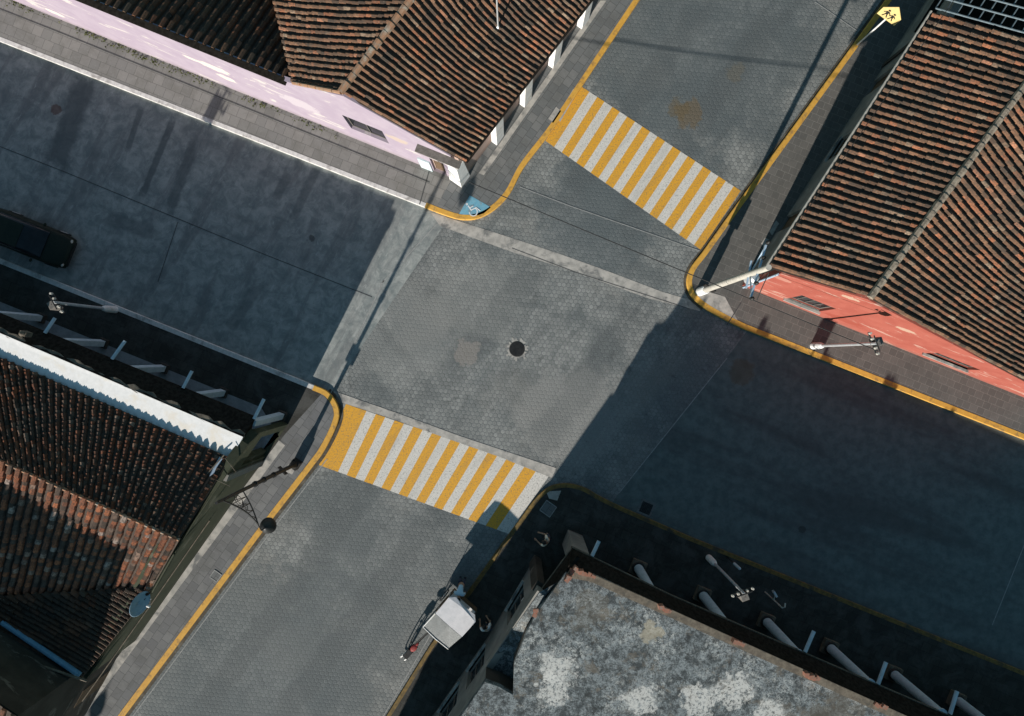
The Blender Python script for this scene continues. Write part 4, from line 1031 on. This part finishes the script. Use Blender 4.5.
# school children sign
p = W(856, 46); r = thing('children_crossing_sign', 'yellow pentagon sign with two walking children on a white post', 'road sign', (p.x, p.y, .14))
b = MB(); b.tube([p + Z * .14, p + Z * 3.3], .04, 10); b.build('post', 'whitepl', r)
u_ = Vector((17.4, -12.6, 0)).normalized(); f_ = Vector((-u_.y * -1, -u_.x, 0)); f_ = Vector((-.586, -.81, 0))
b = MB(); hw = .49; sh = [(-hw, 2.75), (hw, 2.75), (hw, 3.3), (0, 3.85), (-hw, 3.3)]
fr_ = [p + u_ * a + Z * z_ + f_ * .06 for a, z_ in sh]; bk_ = [v - f_ * .015 for v in fr_]
b.add(fr_ + bk_, [(0, 1, 2, 3, 4), (9, 8, 7, 6, 5)] + [(i, i + 5, (i + 1) % 5 + 5, (i + 1) % 5) for i in range(5)]); plate = b.build('plate', 'signy', r)
b = MB()
def fl(pts, k): b.add([p + u_ * a + Z * z_ + f_ * k for a, z_ in pts], [tuple(range(len(pts)))])
k = .062
for ox, sc in ((-.17, 1.0), (.13, .9)):
    fl([(ox + .06 * math.cos(R(a)), 3.36 + .06 * math.sin(R(a)) - (1 - sc) * .3) for a in range(0, 360, 30)], k)
    T = lambda pts: [(ox + x * sc, 2.85 + y_ * sc) for x, y_ in pts]
    fl(T([(-.07, .2), (.07, .2), (.06, .43), (-.06, .43)]), k)
    fl(T([(-.07, .2), (-.01, .2), (-.08, .0), (-.14, .0)]), k); fl(T([(.01, .2), (.07, .2), (.14, .02), (.08, .02)]), k)
    fl(T([(-.06, .43), (-.05, .36), (-.15, .24), (-.18, .28)]), k + .001); fl(T([(.06, .43), (.05, .36), (.15, .26), (.18, .3)]), k + .001)
b.build('children_symbol', 'black', plate)

# overhead cables
def cable(pa, pb, sag, label, r_=.018):
    pts = [pa.lerp(pb, t / 16) - Z * sag * 4 * (t / 16) * (1 - t / 16) for t in range(17)]
    b = MB(); b.tube(pts, r_, 5); return tag(b.build('overhead_cable', 'rubber'), label, 'cable', 'cables over the streets')
cable(W(469, 182, 3.6), W(878, 351, 5.75), .15, 'black cable crossing above the upper street from the pink corner', .022)
pt_ = Vector((base.x, base.y, 8.4))
cable(pt_ + dn * .5, pt_ + dn * .5 + A * 40, .5, 'black cable running from the corner pole along the upper street', .014)
cable(W(769, 273, 8.3), W(757, 300, 6.4), .05, 'short black drop cable beside the corner pole', .02)

# ------------------------------------------------------------------ parked car
def make_car(front, label):
    r = thing('parked_car', label, 'car', (0, 0, 0))
    # local x forward, length 4.2, width 1.72
    Lh, hw = 2.1, .86
    def rings(prof, name, m, par, smooth=True):
        b = MB(); vs = []; n = None
        for x, w, zb, zt, cr in prof:
            ring = [(x, -w, zb), (x, -w * 1.0, zb + (zt - zb) * .55), (x, -w * .93, zt - cr), (x, -w * .75, zt), (x, w * .75, zt), (x, w * .93, zt - cr), (x, w, zb + (zt - zb) * .55), (x, w, zb)]
            n = len(ring); vs += ring
        fs = [(i * n + k, i * n + (k + 1) % n, (i + 1) * n + (k + 1) % n, (i + 1) * n + k) for i in range(len(prof) - 1) for k in range(n)]
        fs += [tuple(range(n)), tuple((len(prof) - 1) * n + k for k in range(n - 1, -1, -1))]
        b.add(vs, fs); return b.build(name, m, par, smooth, .03)
    rings([(-2.1, .74, .35, .72, .06), (-2.02, .82, .26, .86, .07), (-1.5, .86, .22, .93, .07), (0, .87, .2, .92, .06), (.9, .86, .22, .90, .06), (1.6, .84, .24, .82, .07), (2.0, .76, .28, .68, .08), (2.1, .6, .36, .55, .06)], 'body', 'carpaint', r)
    cab = rings([(-1.75, .66, .9, .96, .02), (-1.45, .70, .9, 1.30, .07), (-.9, .72, .9, 1.43, .08), (.1, .72, .9, 1.43, .08), (.45, .70, .88, 1.32, .08), (1.05, .68, .86, .92, .02)], 'cabin', 'glass', r)
    b = MB(); b.add([(-1.3, -.56, 1.40), (.12, -.57, 1.455), (.12, .57, 1.455), (-1.3, .56, 1.40), (-.6, -.57, 1.465), (-.6, .57, 1.465)], [(0, 4, 5, 3), (4, 1, 2, 5)]); ob = b.build('roof_panel', 'carpaint', r); md = ob.modifiers.new('t', 'SOLIDIFY'); md.thickness = .03
    for sx in (-1.28, 1.3):
        for sy in (-1, 1):
            b = MB(); b.tube([(sx, sy * .70, .31), (sx, sy * .885, .31)], .31, 20); w = b.build('wheel', 'rubber', r)
            b = MB(); b.tube([(sx, sy * .86, .31), (sx, sy * .893, .31)], .19, 14); b.build('rim', 'steel', w)
    for sy in (-1, 1):
        b = MB(); b.ball((1.99, sy * .60, .60), .11, 10, (.6, 1.1, .6)); b.build('headlight', 'polegrey', r)
        b = MB(); b.box((-2.07, sy * .62, .62), .08, .22, .16); b.build('tail_light', 'redlens', r)
        b = MB(); b.ball((.72, sy * .93, .97), .1, 8, (.6, 1, .7)); b.build('mirror', 'carpaint', r)
    b = MB(); b.box((2.06, 0, .32), .12, 1.2, .16); b.build('bumper', 'rubber', r, bevel=.03)
    b = MB(); b.box((2.085, 0, .5), .03, .6, .07); b.build('grille', 'iron', r)
    for k in (-1, 1):
        b = MB(); b.tube([(.95, k * .3, .93), (.62, k * .05, 1.2)], .012, 5); b.build('wiper', 'rubber', r)
    c_ = front - B * 2.1
    r.location = (c_.x, c_.y, .006); r.rotation_euler.z = ANG_B
    return r
make_car(W(77, 256), 'very dark car parked in the shade beside the white kerb')

# ------------------------------------------------------------------ vendor tricycle cart with canopy
cx = G(459.3, 602.7); r = thing('vendor_tricycle', 'vendor tricycle cart under a white and grey canopy beside the yellow kerb', 'tricycle cart', (0, 0, 0))
# local x = forward (towards the crossing)
b = MB()
b.add([(-.55, -.84, 1.800), (.40, -.86, 1.760), (.42, .86, 1.760), (-.55, .84, 1.800), (.62, -.62, 1.720), (.66, .60, 1.720), (.50, 0, 1.790), (-.55, 0, 1.825), (.60, -.1, 1.740), (.60, .12, 1.740)],
      [(0, 1, 6, 7), (7, 6, 2, 3), (1, 4, 8, 6), (6, 8, 9), (6, 9, 5, 2)])
cn = b.build('canopy', 'sheetwhite', r); md = cn.modifiers.new('t', 'SOLIDIFY'); md.thickness = .025
b = MB(); b.add([(-.56, -.83, 1.805), (-.56, .83, 1.805), (-1.48, .80, 1.570), (-1.48, -.76, 1.570), (-.56, 0, 1.83), (-1.50, 0, 1.60), (-1.0, 0, 1.72)], [(0, 4, 6, 5, 3), (4, 1, 2, 5, 6)])
ob = b.build('canopy_flap', 'sheetgrey', cn); md = ob.modifiers.new('t', 'SOLIDIFY'); md.thickness = .02
b = MB(); b.tube([(-.55, .85, 1.810), (-1.49, .82, 1.580), (-1.52, 0, 1.61), (-1.49, -.78, 1.580)], .03, 6); b.build('canopy_trim', 'whitepl', cn)
for x, y in ((-.5, -.78), (-.5, .78), (.35, -.8), (.35, .8)):
    b = MB(); b.tube([(x, y, .75), (x, y, 1.770)], .018, 6); b.build('canopy_pole', 'steel', r)
b = MB(); b.box((-.1, 0, .45), 1.3, 1.5, .5); b.build('cargo_box', 'wood', r, bevel=.02)
b = MB(); b.box((-.1, 0, .952), 1.2, 1.4, .05); b.build('counter', 'whitepl', r)
b = MB(); b.lathe((.1, .3, 1.0), [(.16, 0), (.17, .3), (.1, .36)], 14); b.build('pot', 'steel', r)
b = MB(); b.lathe((-.3, -.3, 1.0), [(.13, 0), (.14, .25), (.02, .28)], 12); b.build('pot', 'steel', r)
def wheel(c0, par, rad=.33):
    n_ = 24; pts = [Vector((c0[0] + rad * math.cos(2 * math.pi * k / n_), c0[1], c0[2] + rad * math.sin(2 * math.pi * k / n_))) for k in range(n_ + 1)]
    b = MB(); b.tube(pts, .025, 6, False); w = b.build('wheel', 'rubber', par)
    b = MB()
    for k in range(12): b.tube([c0, pts[k * 2]], .004, 4)
    b.build('spoke', 'steel', w)
    b = MB(); b.tube([Vector(c0) - Vector((0, .05, 0)), Vector(c0) + Vector((0, .05, 0))], .035, 8); b.build('hub', 'steel', w)
wheel((-.1, -.86, .34), r); wheel((-.1, .86, .34), r); wheel((-3.35, .38, .34), r)
O = Vector((-1.37, .38, 0))
def oo(*ps): return [Vector(q_) + O for q_ in ps]
b = MB(); b.tube(oo((-1.98, .05, .34), (-1.55, .03, .36), (-1.45, 0, .8)), .022, 6); b.tube(oo((-1.98, -.05, .34), (-1.45, 0, .78)), .018, 6); b.tube(oo((-1.55, 0, .36), (-.5, -.1, .5), (.7, -.3, .5)), .03, 6); b.tube(oo((-1.45, 0, .76), (.0, -.1, .85), (.7, -.3, .8)), .025, 6); b.build('frame', 'iron', r)
b = MB(); b.tube(oo((-1.45, 0, .78), (-1.47, 0, .93)), .016, 6); b.build('seat_post', 'steel', r)
b = MB(); b.ball(Vector((-1.42, 0, .97)) + O, .17, 12, (1.25, .85, .35)); b.ball(Vector((-1.2, 0, .97)) + O, .1, 8, (1.4, .7, .4)); b.build('saddle', 'saddle', r)
b = MB(); pts = oo(*[(-1.98 + .42 * math.cos(R(a)), 0, .34 + .42 * math.sin(R(a))) for a in range(60, 215, 15)])
for sy in (-1, 1): b.tube([p_ + Vector((0, .12 * sy, 0)) for p_ in pts], .03, 6)
b.tube([pts[-1] + Vector((0, .12, 0)), pts[-1] + Vector((-.07, .07, -.02)), pts[-1] + Vector((-.09, 0, -.02)), pts[-1] + Vector((-.07, -.07, -.02)), pts[-1] - Vector((0, .12, 0))], .03, 6); b.build('mudguard', 'whitepl', r)
b = MB(); b.box(Vector((-1.9, 0, .74)) + O, .5, .28, .03); b.box(Vector((-1.9, 0, .77)) + O, .44, .26, .1); b.build('rear_rack', 'rubber', r)
b = MB(); b.tube(oo((.2, -.45, 1.05), (.28, -.1, 1.02), (.2, .25, 1.05)), .018, 6); b.build('handlebar', 'steel', r)
b = MB(); b.tube(oo((-1.55, -.18, .36), (-1.55, .18, .36)), .012, 5); b.box(Vector((-1.55, .2, .34)) + O, .1, .08, .03); b.box(Vector((-1.55, -.2, .34)) + O, .1, .08, .03); b.build('pedal', 'rubber', r)
r.location = (cx.x, cx.y, .02); r.rotation_euler.z = R(48.7)

# ------------------------------------------------------------------ people
def skin_mesh(name, pts, edges, m, parent, root=0, sub=1):
    me = bpy.data.meshes.new(name); me.from_pydata([p[:3] for p in pts], edges, [])
    ob = bpy.data.objects.new(name, me); C.objects.link(ob)
    sk = ob.modifiers.new('s', 'SKIN'); sk.use_smooth_shade = True
    for i, p in enumerate(pts):
        sv = me.skin_vertices[0].data[i]; sv.radius = (p[3], p[4] if len(p) > 4 else p[3]); sv.use_root = (i == root)
    ss = ob.modifiers.new('d', 'SUBSURF'); ss.levels = sub; ss.render_levels = sub
    dg = bpy.context.evaluated_depsgraph_get(); nm = bpy.data.meshes.new_from_object(ob.evaluated_get(dg))
    bpy.data.objects.remove(ob); nm.name = name; nm.materials.clear(); nm.materials.append(M[m]); 
    nm.polygons.foreach_set('use_smooth', [True] * len(nm.polygons))
    o = bpy.data.objects.new(name, nm); C.objects.link(o); o.parent = parent; return o
def person(loc, face, label, shirt, trousers='denim', lean=0.0, bend_arms=.5):
    r = thing('person', label, 'person', (0, 0, 0))
    # local: x forward, z up. lean rotates everything above the hips forward
    hip = Vector((0, 0, .92))
    def up(x, y, z):
        v = Vector((x, y, z)) - hip; c, s = math.cos(lean), math.sin(lean)
        return hip + Vector((v.x * c + v.z * s, v.y, -v.x * s + v.z * c))
    P = lambda v, *rad: (v.x, v.y, v.z, *rad)
    hand = [up(.10 + .28 * bend_arms, sy * .25, 1.02 - .0 * bend_arms) if lean < .3 else up(.45, sy * .2, 1.2) for sy in (-1, 1)]
    elb = [up(-.04 + .05 * bend_arms, sy * .29, 1.14) if lean < .3 else up(.2, sy * .27, 1.22) for sy in (-1, 1)]
    sho = [up(0, sy * .19, 1.42) for sy in (-1, 1)]
    V = [P(hip, .13, .1), P(up(0, 0, 1.15), .13, .1), P(up(0, 0, 1.38), .14, .1), P(up(0, 0, 1.5), .055), P(up(.015, 0, 1.58), .075), P(up(.02, 0, 1.66), .092), P(up(.01, 0, 1.73), .06)]
    E = [(0, 1), (1, 2), (2, 3), (3, 4), (4, 5), (5, 6)]
    for i, sy in enumerate((-1, 1)):
        k = len(V); V += [P(sho[i], .062), P(elb[i], .045), P(hand[i], .03)]; E += [(2, k), (k, k + 1), (k + 1, k + 2)]
        k = len(V); V += [P(Vector((.0, sy * .1, .8)), .085), P(Vector((.02, sy * .11, .48)), .06), P(Vector((0, sy * .11, .09)), .04), P(Vector((.14, sy * .12, .04)), .035)]; E += [(0, k), (k, k + 1), (k + 1, k + 2), (k + 2, k + 3)]
    body = skin_mesh('body', V, E, 'skin', r)
    # hands, face details joined into the body mesh
    bm = bmesh.new(); bm.from_mesh(body.data)
    hb = MB()
    for i, sy in enumerate((-1, 1)):
        dh = (hand[i] - elb[i]).normalized(); sx_ = dh.cross(Z).normalized(); nz = sx_.cross(dh)
        pal = hand[i] + dh * .05; hb.tube([hand[i] - dh * .02, pal, pal + dh * .05], [.028, .036, .034], 8)
        for kf, (off_, ln) in enumerate(((-.028, .065), (-.01, .08), (.01, .075), (.028, .055))):
            b0 = pal + dh * .045 + sx_ * off_; hb.tube([b0, b0 + dh * ln * .5, b0 + dh * ln * .9 - nz * .025], [.009, .0085, .007], 5)
        b0 = pal - sx_ * sy * .03; hb.tube([b0, b0 - sx_ * sy * .025 + dh * .03, b0 - sx_ * sy * .02 + dh * .06], [.011, .01, .008], 5)
    nose = up(.115, 0, 1.63); hb.ball(nose, .016, 6, (1.2, .8, 1.4))
    for sy in (-1, 1): hb.ball(up(.02, sy * .095, 1.64), .025, 6, (.8, .4, 1.3))
    tmp = bpy.data.meshes.new('t'); tmp.from_pydata(hb.v, [], hb.f); bm.from_mesh(tmp); bm.to_mesh(body.data); bm.free(); bpy.data.meshes.remove(tmp)
    V = [P(hip - Z * .02, .145, .115), P(up(0, 0, 1.15), .15, .115), P(up(0, 0, 1.38), .165, .12), P(up(0, 0, 1.45), .09)]
    E = [(0, 1), (1, 2), (2, 3)]
    for i in (0, 1):
        k = len(V); V += [P(sho[i], .082), P(sho[i].lerp(elb[i], .8), .066)]; E += [(2, k), (k, k + 1)]
    skin_mesh('shirt', V, E, shirt, r)
    V = [P(hip, .135, .12)]; E = []
    for sy in (-1, 1):
        k = len(V); V += [P(Vector((.0, sy * .1, .8)), .105), P(Vector((.02, sy * .11, .48)), .08), P(Vector((0, sy * .11, .1)), .06)]; E += [(0, k), (k, k + 1), (k + 1, k + 2)]
    skin_mesh('trousers', V, E, trousers, r)
    hb = MB(); c0 = up(-.005, 0, 1.69)
    hb.ball(c0, .118, 12, (1.02, .92, .95)); hb.build('hair', 'hair', r, True)
    hb = MB()
    for sy in (-1, 1): hb.ball(up(.098, sy * .035, 1.655), .012, 6)
    hb.build('eye', 'black', r)
    hb = MB(); hb.box(up(.102, 0, 1.585), .012, .045, .01); hb.build('mouth', 'saddle', r)
    hb = MB()
    for sy in (-1, 1): hb.box((.06, sy * .12, .0), .27, .1, .08)
    hb.build('shoe', 'rubber', r, bevel=.02)
    r.location = loc; r.rotation_euler.z = face
    return r
p = W(489, 621); person((p.x, p.y, .145), ANG_A + R(60), 'person with dark hair and white shirt leaning forward on the sidewalk beside the cart', 'shirtw', lean=.55)
p = G(463, 577); person((p.x, p.y, .145), ANG_A + R(205), 'person in pale blue shirt bending in under the front of the white canopy', 'shirtb', lean=1.0)
p = W(547, 535); person((p.x, p.y, .145), ANG_A + R(100), 'person with dark hair and cream shirt standing by the grey corner pier', 'shirtc', lean=.35)

# weeds along the pink wall foot
b = MB(); rnd = random.Random(5)
for k in range(260):
    f = rnd.choice((.50, .54, .6, .44, .7, .33, .78)) + rnd.gauss(0, .02)
    q = G(-190 + 648 * f, -81 + 262 * f) - Vector((-B.y, B.x, 0)) * rnd.uniform(.02, .35)
    a = rnd.uniform(0, 6.28); L = rnd.uniform(.06, .16); t1 = Vector((math.cos(a), math.sin(a), 0)) * L; sd2 = Vector((-t1.y, t1.x, 0)) * .3
    b.add([q + Z * .15, q + t1 * .5 + sd2 + Z * .22, q + t1 + Z * .2, q + t1 * .5 - sd2 + Z * .22], [(0, 1, 2, 3)])
struct(b.build('weeds', 'weed'), 'stuff')

# ------------------------------------------------------------------ light, sky, camera
w = bpy.data.worlds.new('World'); scene.world = w; w.use_nodes = True
nt = w.node_tree; sky = nt.nodes.new('ShaderNodeTexSky'); sky.sky_type = 'NISHITA'; sky.sun_disc = False
sky.sun_elevation = R(SUN_EL); sky.sun_rotation = math.atan2(-SX, -SY)
sky.ozone_density = .6; sky.dust_density = .1; sky.air_density = 1.5
bg = nt.nodes['Background']; tint = nt.nodes.new('ShaderNodeMix'); tint.data_type = 'RGBA'; tint.blend_type = 'MULTIPLY'; tint.inputs[0].default_value = 1
tint.inputs[7].default_value = (.68, 1.0, 1.08, 1); nt.links.new(sky.outputs[0], tint.inputs[6]); nt.links.new(tint.outputs[2], bg.inputs[0]); bg.inputs[1].default_value = .055
ld = bpy.data.lights.new('sun', 'SUN'); ld.energy = 5.0; ld.angle = R(.5); ld.color = (1, .945, .87)
lo = bpy.data.objects.new('sun', ld); C.objects.link(lo)
dirv = Vector((SX, SY, -math.tan(R(SUN_EL)) * math.hypot(SX, SY))).normalized()
lo.rotation_euler = dirv.to_track_quat('-Z', 'Y').to_euler()
cd = bpy.data.cameras.new('camera'); cam = bpy.data.objects.new('camera', cd); C.objects.link(cam)
cam.location = (0, 0, HC); cam.rotation_euler = (0, 0, 0)
cd.sensor_width = 36; cd.lens = HC * PPM / 1024 * 36; cd.clip_end = 1500; cd.clip_start = .1
scene.camera = cam
vs = scene.view_settings; vs.view_transform = 'Standard'; vs.look = 'None'; vs.exposure = .6; vs.gamma = 1
